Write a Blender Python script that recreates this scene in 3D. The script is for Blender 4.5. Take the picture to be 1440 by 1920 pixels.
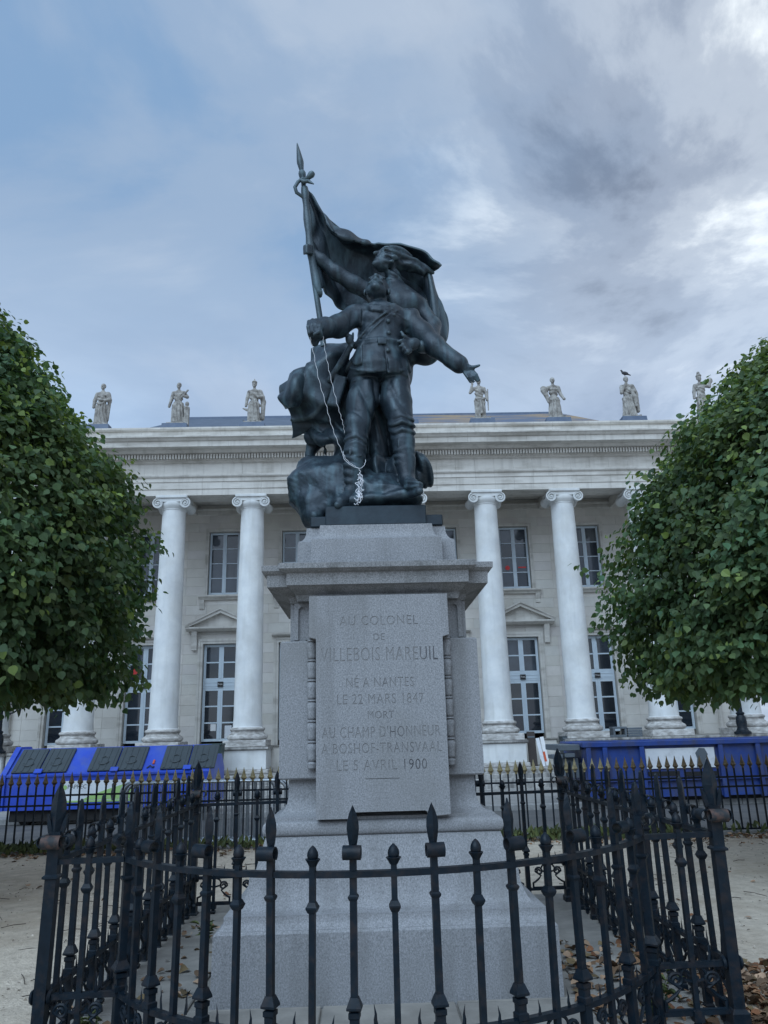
import bpy, math, random
import numpy as np
from mathutils import Vector, Matrix

for o in list(bpy.data.objects):
    bpy.data.objects.remove(o, do_unlink=True)
scene = bpy.context.scene
COL = scene.collection
random.seed(7)
rng = np.random.default_rng(11)
R_ = math.radians

# ---------------------------------------------------------------- camera
FPX, EYE = 1442.0, 1.6
def _basis(xv=590., yv=-4060., xY=690.):
    u = np.array([xv-720, 960-yv, -FPX]); u /= np.linalg.norm(u)
    dy = (-u[0]*(xY-720)+u[2]*FPX)/u[1]
    y = np.array([xY-720, dy, -FPX]); y /= np.linalg.norm(y)
    return np.stack([np.cross(y, u), y, u])
BAS = _basis()
CAMP = np.array([0., 0., EYE])
def at(px, py, Y):
    """point of the place at distance Y that the photograph shows at (px, py)"""
    d = BAS @ np.array([px-720., 960.-py, -FPX])
    return CAMP + d*(Y/d[1])
cam = bpy.data.cameras.new('camera')
cam.sensor_fit = 'VERTICAL'; cam.sensor_height = 24.0; cam.lens = FPX/1920*24.0
cam.clip_start = 0.05; cam.clip_end = 4000
camo = bpy.data.objects.new('camera', cam); COL.objects.link(camo)
m4 = Matrix.Identity(4)
for i in range(3):
    for j in range(3): m4[i][j] = BAS[i][j]
m4[2][3] = EYE
camo.matrix_world = m4
scene.camera = camo
scene.render.engine = 'CYCLES'
scene.render.resolution_x = 768; scene.render.resolution_y = 1024
scene.view_settings.view_transform = 'Standard'
scene.view_settings.look = 'None'
scene.view_settings.exposure = 0.72
scene.view_settings.gamma = 1.0
scene.cycles.max_bounces = 6

# ---------------------------------------------------------------- sky and sun
SUN_EL, SUN_AZ = R_(46), R_(205)          # high behind the camera, veiled; azimuth clockwise from +Y
world = bpy.data.worlds.new('World'); scene.world = world; world.use_nodes = True
wn, wl = world.node_tree.nodes, world.node_tree.links
wn.clear()
def N(kind, **kw):
    n = wn.new(kind)
    for k, v in kw.items(): setattr(n, k, v)
    return n
def wmath(op, a, b=None, clamp=False):
    n = N('ShaderNodeMath', operation=op, use_clamp=clamp)
    for i, v in enumerate((a, b)):
        if v is None: continue
        if hasattr(v, 'node'): wl.new(v, n.inputs[i])
        else: n.inputs[i].default_value = v
    return n.outputs[0]
wout = N('ShaderNodeOutputWorld'); bg = N('ShaderNodeBackground')
sky = N('ShaderNodeTexSky', sky_type='NISHITA', sun_disc=False, sun_elevation=SUN_EL, sun_rotation=SUN_AZ,
        altitude=20, air_density=1.0, dust_density=1.2, ozone_density=1.6)
tc = N('ShaderNodeTexCoord')
sep = N('ShaderNodeSeparateXYZ'); wl.new(tc.outputs['Generated'], sep.inputs[0])
zc = wmath('MAXIMUM', sep.outputs[2], 0.0)
den = wmath('ADD', zc, 0.22)
cx_ = wmath('DIVIDE', sep.outputs[0], den); cy_ = wmath('DIVIDE', sep.outputs[1], den)
comb = N('ShaderNodeCombineXYZ'); wl.new(cx_, comb.inputs[0]); wl.new(cy_, comb.inputs[1])
def cloudnoise(scale, detail, rough, off, dist=0.0):
    mp = N('ShaderNodeMapping'); mp.inputs['Location'].default_value = off
    wl.new(comb.outputs[0], mp.inputs[0])
    t = N('ShaderNodeTexNoise'); t.inputs['Scale'].default_value = scale; t.inputs['Detail'].default_value = detail
    t.inputs['Roughness'].default_value = rough; t.inputs['Distortion'].default_value = dist
    wl.new(mp.outputs[0], t.inputs['Vector'])
    return t.outputs['Fac']
def wramp(fac, stops):
    r = N('ShaderNodeValToRGB'); e = r.color_ramp.elements
    r.color_ramp.interpolation = 'EASE'
    while len(e) < len(stops): e.new(0.5)
    for el, (p, c) in zip(e, stops):
        el.position = p; el.color = (*c, 1) if len(c) == 3 else c
    wl.new(fac, r.inputs[0])
    return r.outputs[0]
SKY_OFF1, SKY_OFF2, SKY_OFF3 = (19.23, 14.5, 0), (4.26, 12.70, 0), (2.08, 13.80, 0)
def wmix(f, a, b):
    n = N('ShaderNodeMix', data_type='RGBA')
    for k, v in (('Factor', f), ('A', a), ('B', b)):
        if hasattr(v, 'node'): wl.new(v, n.inputs[k])
        elif k == 'Factor': n.inputs[k].default_value = v
        else: n.inputs[k].default_value = (*v, 1)
    return n.outputs['Result']
# thin even veil in the west, breaking up into lit and shaded clouds towards the east
veil = wramp(cloudnoise(1.5, 8, 0.55, SKY_OFF1, 0.5), [(0.36, (1.75, 2.85, 4.45)), (0.50, (2.45, 3.35, 4.65)), (0.62, (3.3, 4.05, 5.1))])
broken = wramp(cloudnoise(1.7, 10, 0.60, SKY_OFF2, 0.45), [(0.36, (1.5, 1.75, 2.25)), (0.46, (2.7, 3.15, 3.9)), (0.53, (3.9, 4.4, 5.1)), (0.64, (8.2, 8.7, 8.9))])
tn = wmath('MULTIPLY', wmath('SUBTRACT', cloudnoise(1.0, 5, 0.5, SKY_OFF3), 0.5), 1.3)
tt_ = wmath('ADD', cx_, tn)
mr = N('ShaderNodeMapRange', interpolation_type='SMOOTHSTEP'); wl.new(tt_, mr.inputs[0])
mr.inputs['From Min'].default_value = -0.02; mr.inputs['From Max'].default_value = 0.66
clouds = wmix(mr.outputs[0], veil, broken)
# paler towards the horizon
hz = N('ShaderNodeMapRange', interpolation_type='SMOOTHSTEP'); wl.new(zc, hz.inputs[0])
hz.inputs['From Min'].default_value = 0.62; hz.inputs['From Max'].default_value = 0.22
hz.inputs['To Min'].default_value = 0.0; hz.inputs['To Max'].default_value = 0.72
hcol = wramp(cloudnoise(1.6, 6, 0.55, (5.5, 2.2, 0), 0.3), [(0.36, (3.0, 3.9, 5.4)), (0.64, (5.0, 6.2, 7.8))])
clouds = wmix(hz.outputs[0], clouds, hcol)
wl.new(wmix(0.86, sky.outputs[0], clouds), bg.inputs['Color'])
bg.inputs['Strength'].default_value = 0.090
wl.new(bg.outputs[0], wout.inputs['Surface'])

sl = bpy.data.lights.new('sun', 'SUN'); sl.energy = 1.5; sl.angle = R_(55); sl.color = (0.64, 0.82, 1.0)
so = bpy.data.objects.new('sun', sl); COL.objects.link(so)
sdir = Vector((math.sin(SUN_AZ)*math.cos(SUN_EL), math.cos(SUN_AZ)*math.cos(SUN_EL), math.sin(SUN_EL)))
so.rotation_euler = (-sdir).to_track_quat('-Z', 'Y').to_euler()
so.location = (0, -20, 40)

# ---------------------------------------------------------------- materials
def material(name, col, col2=None, scale=6.0, rough=0.7, metal=0.0, detail=6, bump=0.0, bump_scale=None, col3=None,
             scale3=1.0, amt3=0.5, lo=0.35, hi=0.65, spec=0.5, stretch=(1, 1, 1), attr=None, rough2=None, nrough=0.6, streak=0.0, streak_col=(0.08, 0.08, 0.078)):
    m = bpy.data.materials.new(name); m.use_nodes = True
    nt = m.node_tree; n = nt.nodes; l = nt.links
    b = n['Principled BSDF']
    b.inputs['Roughness'].default_value = rough; b.inputs['Metallic'].default_value = metal
    b.inputs['Specular IOR Level'].default_value = spec
    geo = n.new('ShaderNodeNewGeometry')
    mp = n.new('ShaderNodeMapping'); mp.inputs['Scale'].default_value = stretch
    l.new(geo.outputs['Position'], mp.inputs[0])
    def noise(s, d, r=0.6):
        t = n.new('ShaderNodeTexNoise'); t.inputs['Scale'].default_value = s; t.inputs['Detail'].default_value = d
        t.inputs['Roughness'].default_value = r
        l.new(mp.outputs[0], t.inputs['Vector']); return t.outputs['Fac']
    def ramp(f, a, c):
        r = n.new('ShaderNodeValToRGB'); r.color_ramp.elements[0].position = lo; r.color_ramp.elements[1].position = hi
        r.color_ramp.elements[0].color = (*a, 1); r.color_ramp.elements[1].color = (*c, 1)
        l.new(f, r.inputs[0]); return r.outputs[0]
    out = None
    f1 = noise(scale, detail, nrough)
    if col2 is None: col2 = tuple(c*0.82 for c in col)
    out = ramp(f1, col2, col)
    if col3 is not None:
        f3 = noise(scale3, 5)
        rr = n.new('ShaderNodeValToRGB'); rr.color_ramp.elements[0].position = 0.48; rr.color_ramp.elements[1].position = 0.66
        rr.color_ramp.elements[1].color = (amt3, amt3, amt3, 1); rr.color_ramp.elements[0].color = (0, 0, 0, 1)
        l.new(f3, rr.inputs[0])
        mx = n.new('ShaderNodeMix'); mx.data_type = 'RGBA'
        l.new(rr.outputs[0], mx.inputs['Factor']); l.new(out, mx.inputs['A']); mx.inputs['B'].default_value = (*col3, 1)
        out = mx.outputs['Result']
    if streak:
        m2 = n.new('ShaderNodeMapping'); m2.inputs['Scale'].default_value = (5.0, 5.0, 0.55); l.new(geo.outputs['Position'], m2.inputs[0])
        ts = n.new('ShaderNodeTexNoise'); ts.inputs['Scale'].default_value = 1.0; ts.inputs['Detail'].default_value = 6; l.new(m2.outputs[0], ts.inputs['Vector'])
        rs = n.new('ShaderNodeValToRGB'); rs.color_ramp.elements[0].position = 0.50; rs.color_ramp.elements[1].position = 0.74
        rs.color_ramp.elements[0].color = (0, 0, 0, 1); rs.color_ramp.elements[1].color = (streak, streak, streak, 1); l.new(ts.outputs['Fac'], rs.inputs[0])
        mx = n.new('ShaderNodeMix'); mx.data_type = 'RGBA'; mx.inputs['B'].default_value = (*streak_col, 1)
        l.new(rs.outputs[0], mx.inputs['Factor']); l.new(out, mx.inputs['A']); out = mx.outputs['Result']
    if attr:
        at_ = n.new('ShaderNodeAttribute'); at_.attribute_name = attr
        mx = n.new('ShaderNodeMix'); mx.data_type = 'RGBA'; mx.blend_type = 'MULTIPLY'; mx.inputs['Factor'].default_value = 1
        l.new(out, mx.inputs['A']); l.new(at_.outputs['Color'], mx.inputs['B']); out = mx.outputs['Result']
    l.new(out, b.inputs['Base Color'])
    if rough2 is not None:
        mr = n.new('ShaderNodeMapRange'); l.new(noise(scale*0.7, 4), mr.inputs[0])
        mr.inputs['To Min'].default_value = rough; mr.inputs['To Max'].default_value = rough2
        mr.inputs['From Min'].default_value = 0.3; mr.inputs['From Max'].default_value = 0.7
        l.new(mr.outputs[0], b.inputs['Roughness'])
    if bump:
        bp = n.new('ShaderNodeBump'); bp.inputs['Strength'].default_value = 1.0; bp.inputs['Distance'].default_value = bump
        l.new(noise(bump_scale or scale, detail), bp.inputs['Height']); l.new(bp.outputs[0], b.inputs['Normal'])
    return m

MAT = {}
def mk(name, *a, **k): MAT[name] = material(name, *a, **k); return MAT[name]
mk('granite', (0.365, 0.37, 0.385), (0.145, 0.15, 0.16), scale=105, detail=3, nrough=0.85, lo=0.31, hi=0.69, rough=0.8, bump=0.001, bump_scale=160,
   col3=(0.19, 0.19, 0.185), scale3=1.7, amt3=0.38, spec=0.3, stretch=(1, 1, .8), streak=0.45, streak_col=(0.11, 0.11, 0.105))
mk('granite_dirty', (0.34, 0.34, 0.345), (0.12, 0.125, 0.13), scale=105, detail=3, nrough=0.85, lo=0.34, hi=0.66, rough=0.85, bump=0.001, bump_scale=140,
   col3=(0.085, 0.085, 0.08), scale3=6.0, amt3=0.5, spec=0.3)
mk('granite_letter', (0.25, 0.25, 0.255), (0.09, 0.09, 0.10), scale=2.6, lo=0.34, hi=0.48, rough=0.9, spec=0.2)
mk('bronze', (0.025, 0.042, 0.058), (0.011, 0.020, 0.030), scale=4.2, rough=0.38, rough2=0.58, metal=0.3, detail=8, bump=0.004, bump_scale=34, spec=0.5)
def patina(m):
    nt=m.node_tree; n=nt.nodes; l=nt.links; b=n['Principled BSDF']; src=b.inputs['Base Color'].links[0].from_socket
    geo=n.new('ShaderNodeNewGeometry'); mp=n.new('ShaderNodeMapping'); mp.inputs['Scale'].default_value=(9,9,1.6); l.new(geo.outputs['Position'],mp.inputs[0])
    t=n.new('ShaderNodeTexNoise'); t.inputs['Scale'].default_value=1.3; t.inputs['Detail'].default_value=7; l.new(mp.outputs[0],t.inputs['Vector'])
    r=n.new('ShaderNodeValToRGB'); r.color_ramp.elements[0].position=.50; r.color_ramp.elements[1].position=.72; r.color_ramp.elements[1].color=(.55,.55,.55,1); l.new(t.outputs['Fac'],r.inputs[0])
    m1=n.new('ShaderNodeMix'); m1.data_type='RGBA'; m1.inputs['B'].default_value=(.095,.165,.20,1); l.new(r.outputs[0],m1.inputs['Factor']); l.new(src,m1.inputs['A'])
    # raised edges mixed paler, for contrast
    r2=n.new('ShaderNodeValToRGB'); r2.color_ramp.elements[0].position=.515; r2.color_ramp.elements[1].position=.60; r2.color_ramp.elements[1].color=(.45,.45,.45,1); l.new(geo.outputs['Pointiness'],r2.inputs[0])
    m2=n.new('ShaderNodeMix'); m2.data_type='RGBA'; m2.inputs['B'].default_value=(.13,.19,.21,1); l.new(r2.outputs[0],m2.inputs['Factor']); l.new(m1.outputs['Result'],m2.inputs['A'])
    l.new(m2.outputs['Result'],b.inputs['Base Color'])
patina(MAT['bronze'])
mk('bronze_base', (0.022, 0.038, 0.052), (0.013, 0.023, 0.033), scale=6, rough=0.45, rough2=0.6, metal=0.3, detail=7, bump=0.002, bump_scale=30, streak=0.35, streak_col=(.06,.10,.12))
mk('iron', (0.0055, 0.0135, 0.0225), (0.003, 0.008, 0.014), scale=14, rough=0.36, rough2=0.55, detail=6, bump=0.0012, bump_scale=70, spec=0.22,
   col3=(0.040, 0.028, 0.024), scale3=17, amt3=0.40)
mk('rusty_iron', (0.075, 0.042, 0.034), (0.014, 0.018, 0.022), scale=26, rough=0.7, bump=0.001, bump_scale=60, lo=0.46, hi=0.62)
mk('gilt', (0.46, 0.40, 0.24), (0.26, 0.22, 0.13), scale=18, rough=0.42, metal=0.75, detail=4)
mk('limestone', (0.655, 0.63, 0.585), (0.585, 0.562, 0.52), scale=1.7, rough=0.85, detail=8, bump=0.004, bump_scale=9, col3=(0.51, 0.48, 0.43), scale3=0.55, amt3=0.45, spec=0.3, attr='tint')
mk('limestone_trim', (0.65, 0.625, 0.58), (0.56, 0.535, 0.495), scale=1.4, rough=0.85, detail=9, stretch=(0.5, 1, 2.2), bump=0.003, bump_scale=9, col3=(0.30, 0.275, 0.235), scale3=1.1, amt3=0.55, spec=0.3, streak=0.32, streak_col=(0.24, 0.22, 0.19))
mk('column_paint', (0.70, 0.71, 0.70), (0.58, 0.595, 0.60), scale=1.5, rough=0.75, detail=9, bump=0.004, bump_scale=5, col3=(0.50, 0.49, 0.46), scale3=1.0, amt3=0.4, spec=0.3, streak=0.28, streak_col=(0.38, 0.37, 0.34))
mk('column_base', (0.58, 0.57, 0.55), (0.30, 0.28, 0.26), scale=4.5, rough=0.85, detail=9, stretch=(1, 1, 2.5), bump=0.006, bump_scale=8, col3=(0.16, 0.15, 0.14), scale3=3.0, amt3=0.55, spec=0.3)
mk('stained_stone', (0.42, 0.41, 0.39), (0.13, 0.125, 0.12), scale=3.0, rough=0.88, detail=9, stretch=(1.6, 1.6, 0.6), bump=0.004, bump_scale=9)
mk('roof_statue_stone', (0.42, 0.405, 0.375), (0.24, 0.225, 0.205), scale=5.0, rough=0.88, detail=8, bump=0.006, bump_scale=14, col3=(0.11, 0.10, 0.095), scale3=4.5, amt3=0.6, spec=0.3)
mk('lead', (0.11, 0.145, 0.21), (0.08, 0.11, 0.17), scale=4, rough=0.6)
mk('slate', (0.10, 0.125, 0.17), (0.065, 0.085, 0.12), scale=2.5, rough=0.55, stretch=(0.6, 1, 3), detail=6)
mk('slate_lichen', (0.30, 0.21, 0.12), (0.09, 0.12, 0.18), scale=0.9, rough=0.65, stretch=(0.35, 1, 2.0), detail=8, lo=0.42, hi=0.62)
mk('window_paint', (0.56, 0.64, 0.70), (0.50, 0.58, 0.65), scale=3, rough=0.5)
mk('glass_painted_sky', (0.055, 0.072, 0.095), (0.016, 0.024, 0.036), scale=0.7, rough=0.05, spec=0.9)  # reflected sky painted into the pane colour
mk('glass_curtain', (0.13, 0.14, 0.15), (0.03, 0.035, 0.045), scale=1.1, rough=0.06, spec=0.7, stretch=(3,3,.3))
mk('glass', (0.014, 0.022, 0.034), (0.006, 0.010, 0.016), scale=0.5, rough=0.05, spec=0.85)
mk('black_sign', (0.012, 0.012, 0.014), scale=3, rough=0.5)
mk('white_print', (0.75, 0.75, 0.75), scale=3, rough=0.6)
mk('red_print', (0.62, 0.03, 0.03), scale=3, rough=0.5)
mk('blue_plastic', (0.014, 0.066, 0.50), (0.010, 0.050, 0.42), scale=1.6, rough=0.36, rough2=0.5, detail=5, col3=(0.06, 0.12, 0.40), scale3=2.0, amt3=0.45, streak=0.35, streak_col=(0.10, 0.12, 0.22))
mk('blue_steel', (0.016, 0.055, 0.26), (0.010, 0.038, 0.19), scale=2.0, rough=0.42, rough2=0.6, bump=0.003, bump_scale=3, col3=(0.055, 0.075, 0.14), scale3=3.0, amt3=0.6, streak=0.6, streak_col=(0.05, 0.045, 0.05))
mk('hatch', (0.036, 0.05, 0.058), (0.028, 0.04, 0.047), scale=5, rough=0.5)
mk('sticker_white', (0.72, 0.76, 0.80), scale=2, rough=0.45)
mk('sticker_green', (0.36, 0.56, 0.20), (0.30, 0.50, 0.17), scale=2, rough=0.45)
mk('sticker_dark', (0.03, 0.035, 0.04), scale=2, rough=0.5)
mk('poster', (0.72, 0.74, 0.76), (0.60, 0.62, 0.66), scale=2.5, rough=0.6, detail=8, col3=(0.30, 0.30, 0.33), scale3=5, amt3=0.35)
mk('rubber', (0.012, 0.012, 0.013), scale=5, rough=0.8)
mk('galvanised', (0.48, 0.52, 0.56), (0.34, 0.38, 0.42), scale=12, rough=0.38, metal=0.8)
mk('bin_green', (0.02, 0.045, 0.045), scale=3, rough=0.5)
mk('dark_wood', (0.035, 0.025, 0.022), scale=5, rough=0.6)
mk('grey_plastic', (0.10, 0.12, 0.14), scale=4, rough=0.6)
mk('string', (0.78, 0.80, 0.84), (0.66, 0.68, 0.74), scale=40, rough=0.8)
mk('sand', (0.66, 0.575, 0.47), (0.40, 0.345, 0.28), scale=7.0, rough=0.95, detail=12, nrough=0.72, bump=0.02, bump_scale=34, col3=(0.37, 0.30, 0.225), scale3=0.8, amt3=0.6, spec=0.15, lo=0.3, hi=0.7)
mk('sand_stone', (0.42, 0.37, 0.31), (0.30, 0.26, 0.22), scale=9, rough=0.9, attr='tint')
mk('paving', (0.30, 0.285, 0.26), (0.21, 0.20, 0.185), scale=3.0, rough=0.9, detail=10, bump=0.004, bump_scale=30, col3=(0.16, 0.15, 0.135), scale3=1.6, amt3=0.6, spec=0.2)
mk('asphalt', (0.115, 0.115, 0.115), (0.080, 0.081, 0.083), scale=1.2, rough=0.9, detail=10, bump=0.004, bump_scale=90, col3=(0.15, 0.145, 0.14), scale3=0.9, amt3=0.5, spec=0.25)
mk('pavement', (0.28, 0.275, 0.265), (0.21, 0.205, 0.20), scale=1.6, rough=0.9, detail=9, bump=0.003, bump_scale=25)
mk('kerb', (0.30, 0.30, 0.295), (0.20, 0.20, 0.20), scale=9, rough=0.85, detail=6)
mk('bark', (0.075, 0.06, 0.048), (0.035, 0.028, 0.024), scale=14, rough=0.95, stretch=(1, 1, 0.25), bump=0.02, bump_scale=16)
mk('leaf', (0.100, 0.160, 0.074), (0.078, 0.132, 0.060), scale=3.0, rough=0.55, attr='tint', spec=0.28)
def translucent(m, amt):
    nt=m.node_tree; b=nt.nodes['Principled BSDF']; o=[n for n in nt.nodes if n.type=='OUTPUT_MATERIAL'][0]
    t=nt.nodes.new('ShaderNodeBsdfTranslucent'); mx=nt.nodes.new('ShaderNodeMixShader'); mx.inputs[0].default_value=amt
    src=b.inputs['Base Color'].links[0].from_socket
    g=nt.nodes.new('ShaderNodeMix'); g.data_type='RGBA'; g.blend_type='MULTIPLY'; g.inputs['Factor'].default_value=1; g.inputs['B'].default_value=(1.5,1.5,.7,1)
    nt.links.new(src,g.inputs['A']); nt.links.new(g.outputs['Result'],t.inputs['Color'])
    nt.links.new(b.outputs[0],mx.inputs[1]); nt.links.new(t.outputs[0],mx.inputs[2]); nt.links.new(mx.outputs[0],o.inputs['Surface'])
translucent(MAT['leaf'],.32)
mk('weed', (0.085, 0.115, 0.04), (0.05, 0.07, 0.025), scale=8, rough=0.7, attr='tint')
mk('dead_leaf', (0.20, 0.13, 0.08), (0.12, 0.075, 0.045), scale=5, rough=0.85, attr='tint')
mk('pigeon', (0.06, 0.062, 0.07), (0.03, 0.03, 0.035), scale=14, rough=0.7)
mk('far_foliage', (0.05, 0.08, 0.03), (0.03, 0.05, 0.02), scale=2, rough=0.7, attr='tint')
mk('orange_paint', (0.55, 0.09, 0.03), scale=3, rough=0.5)
mk('blue_paint', (0.03, 0.07, 0.45), scale=3, rough=0.5)

# ---------------------------------------------------------------- object helpers
def tag(o, label=None, cat=None, group=None, kind=None):
    if label: o['label'] = label
    if cat: o['category'] = cat
    if group: o['group'] = group
    if kind: o['kind'] = kind
    return o
def thing(name, label, cat, loc=(0, 0, 0), rz=0.0, group=None):
    o = bpy.data.objects.new(name, None); COL.objects.link(o)
    o.location = loc; o.rotation_euler = (0, 0, rz); o.empty_display_size = 0.1
    return tag(o, label, cat, group)
def link(name, me, parent=None, loc=(0, 0, 0), rot=None, scale=None):
    o = bpy.data.objects.new(name, me); COL.objects.link(o)
    o.location = loc
    if rot is not None: o.rotation_euler = rot
    if scale is not None: o.scale = scale
    if parent is not None: o.parent = parent
    return o
def shade(me, smooth=True, angle=None):
    me.polygons.foreach_set('use_smooth', [smooth]*len(me.polygons))
    if smooth and angle is not None:
        me.set_sharp_from_angle(angle=R_(angle))
def white_tint(me, c=(1, 1, 1)):
    a = me.color_attributes.new('tint', 'FLOAT_COLOR', 'POINT')
    a.data.foreach_set('color', np.tile(np.array([*c, 1.0], np.float32), len(me.vertices)))

class MB:
    """collects shapes, builds one mesh"""
    def __init__(s): s.v = []; s.f = []
    def add(s, vs, fs):
        b = len(s.v); s.v += [tuple(map(float, p)) for p in vs]; s.f += [tuple(i+b for i in f) for f in fs]; return s
    def box(s, x0, x1, y0, y1, z0, z1):
        return s.add([(x0,y0,z0),(x1,y0,z0),(x1,y1,z0),(x0,y1,z0),(x0,y0,z1),(x1,y0,z1),(x1,y1,z1),(x0,y1,z1)],
                     [(0,3,2,1),(4,5,6,7),(0,1,5,4),(1,2,6,5),(2,3,7,6),(3,0,4,7)])
    def bbox(s, x0, x1, y0, y1, z0, z1, b=0.01):
        """box with chamfered edges"""
        x=[x0,x1]; y=[y0,y1]; z=[z0,z1]; vs=[]; idx={}
        for i in (0,1):
            for j in (0,1):
                for k in (0,1):
                    sx,sy,sz = (1,-1)[i],(1,-1)[j],(1,-1)[k]
                    idx[i,j,k]=len(vs)
                    vs += [(x[i],y[j]+sy*b,z[k]+sz*b),(x[i]+sx*b,y[j],z[k]+sz*b),(x[i]+sx*b,y[j]+sy*b,z[k])]
        I=lambda i,j,k,a: idx[i,j,k]+a
        fs=[]
        for i in (0,1):
            f=[I(i,0,0,0),I(i,1,0,0),I(i,1,1,0),I(i,0,1,0)]; fs.append(tuple(f if i else f[::-1]))
            f=[I(0,i,0,1),I(0,i,1,1),I(1,i,1,1),I(1,i,0,1)]; fs.append(tuple(f if i else f[::-1]))
            f=[I(0,0,i,2),I(1,0,i,2),I(1,1,i,2),I(0,1,i,2)]; fs.append(tuple(f if i else f[::-1]))
        for a_ in (0,1):
            for b_ in (0,1):
                p = (a_==b_)
                f=[I(0,a_,b_,1),I(1,a_,b_,1),I(1,a_,b_,2),I(0,a_,b_,2)]; fs.append(tuple(f if not p else f[::-1]))
                f=[I(a_,0,b_,0),I(a_,1,b_,0),I(a_,1,b_,2),I(a_,0,b_,2)]; fs.append(tuple(f if p else f[::-1]))
                f=[I(a_,b_,0,0),I(a_,b_,1,0),I(a_,b_,1,1),I(a_,b_,0,1)]; fs.append(tuple(f if not p else f[::-1]))
        for i in (0,1):
            for j in (0,1):
                for k in (0,1):
                    f=[I(i,j,k,0),I(i,j,k,1),I(i,j,k,2)]; fs.append(tuple(f if (i+j+k)%2==1 else f[::-1]))
        return s.add(vs,fs)
    def rings(s, rings, cap0=True, cap1=True, closed=False):
        n=len(rings[0]); b=len(s.v)
        for r in rings: s.v += [tuple(map(float,p)) for p in r]
        m=len(rings)
        for i in range(m if closed else m-1):
            a=b+i*n; c=b+((i+1)%m)*n
            for j in range(n):
                k=(j+1)%n; s.f.append((a+j,a+k,c+k,c+j))
        if not closed:
            if cap0: s.f.append(tuple(b+j for j in range(n))[::-1])
            if cap1: s.f.append(tuple(b+(m-1)*n+j for j in range(n)))
        return s
    def tube(s, pts, r, n=8, caps=True, closed=False, flat=None, phase=0.0):
        pts=[Vector(p) for p in pts]; m=len(pts)
        rr=[r]*m if np.isscalar(r) else list(r)
        tang=[]
        for i in range(m):
            a=pts[(i-1)%m] if (closed or i>0) else pts[0]; c=pts[(i+1)%m] if (closed or i<m-1) else pts[-1]
            t=(c-a); tang.append(t.normalized() if t.length>1e-9 else Vector((0,0,1)))
        up=Vector((0,0,1)) if abs(tang[0].z)<0.9 else Vector((0,1,0))
        u=(up-tang[0]*up.dot(tang[0])).normalized(); rs=[]
        for i in range(m):
            u=(u-tang[i]*u.dot(tang[i]))
            u=u.normalized() if u.length>1e-6 else tang[i].orthogonal().normalized()
            w=tang[i].cross(u)
            fa,fb=(1,1) if flat is None else flat
            rs.append([pts[i]+u*(math.cos(2*math.pi*j/n+phase)*rr[i]*fa)+w*(math.sin(2*math.pi*j/n+phase)*rr[i]*fb) for j in range(n)])
        return s.rings(rs,caps,caps,closed)
    def bar(s, a, b, w, h=None):
        """square bar"""
        h=h or w
        return s.tube([a,b],math.sqrt(2),4,flat=(h/2,w/2),phase=math.pi/4)
    def lathe(s, prof, c=(0,0,0), n=24, phase=0.0, sx=1, sy=1):
        rs=[[(c[0]+sx*r*math.cos(2*math.pi*j/n+phase),c[1]+sy*r*math.sin(2*math.pi*j/n+phase),c[2]+z) for j in range(n)] for r,z in prof]
        return s.rings(rs)
    def extr(s, prof, x0, x1):
        """profile of (y,z) going round clockwise seen from +x, swept along x"""
        n=len(prof); b=len(s.v)
        s.v += [(x0,y,z) for y,z in prof]+[(x1,y,z) for y,z in prof]
        for j in range(n):
            k=(j+1)%n; s.f.append((b+j,b+k,b+n+k,b+n+j))
        s.f.append(tuple(b+j for j in range(n))[::-1]); s.f.append(tuple(b+n+j for j in range(n)))
        return s
    def prism(s, poly, y0, y1):
        """polygon of (x,z), thickness along y"""
        n=len(poly); b=len(s.v)
        s.v += [(x,y0,z) for x,z in poly]+[(x,y1,z) for x,z in poly]
        for j in range(n):
            k=(j+1)%n; s.f.append((b+j,b+k,b+n+k,b+n+j))
        s.f.append(tuple(b+j for j in range(n))[::-1]); s.f.append(tuple(b+n+j for j in range(n)))
        return s
    def xf(s, mat, start=0):
        mat=Matrix(mat)
        s.v[start:]=[tuple(mat@Vector(p)) for p in s.v[start:]]; return s
    def mesh(s, name, mat, smooth=None, fix=True):
        me=bpy.data.meshes.new(name); me.from_pydata(s.v,[],s.f)
        if fix:
            import bmesh
            bm=bmesh.new(); bm.from_mesh(me); bmesh.ops.recalc_face_normals(bm,faces=bm.faces[:]); bm.to_mesh(me); bm.free()
        me.materials.append(MAT[mat] if isinstance(mat,str) else mat)
        if smooth: shade(me,True,smooth)
        me.update(); return me
    def build(s, name, mat, parent=None, smooth=None, loc=(0,0,0), rot=None, **kw):
        return link(name,s.mesh(name,mat,smooth),parent,loc,rot)

def text_mesh(body, size, mat, depth=0.0, font_scale_x=1.0, spacing=1.0):
    cu=bpy.data.curves.new('lettering','FONT'); cu.body=body; cu.size=size; cu.align_x='CENTER'; cu.align_y='CENTER'
    cu.extrude=depth; cu.space_character=spacing; cu.resolution_u=3
    o=bpy.data.objects.new('lettering',cu); COL.objects.link(o)
    dg=bpy.context.evaluated_depsgraph_get(); dg.update()
    me=bpy.data.meshes.new_from_object(o.evaluated_get(dg))
    bpy.data.objects.remove(o,do_unlink=True); bpy.data.curves.remove(cu)
    if font_scale_x!=1.0:
        for v in me.vertices: v.co.x*=font_scale_x
    me.materials.clear(); me.materials.append(MAT[mat]); return me

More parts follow.
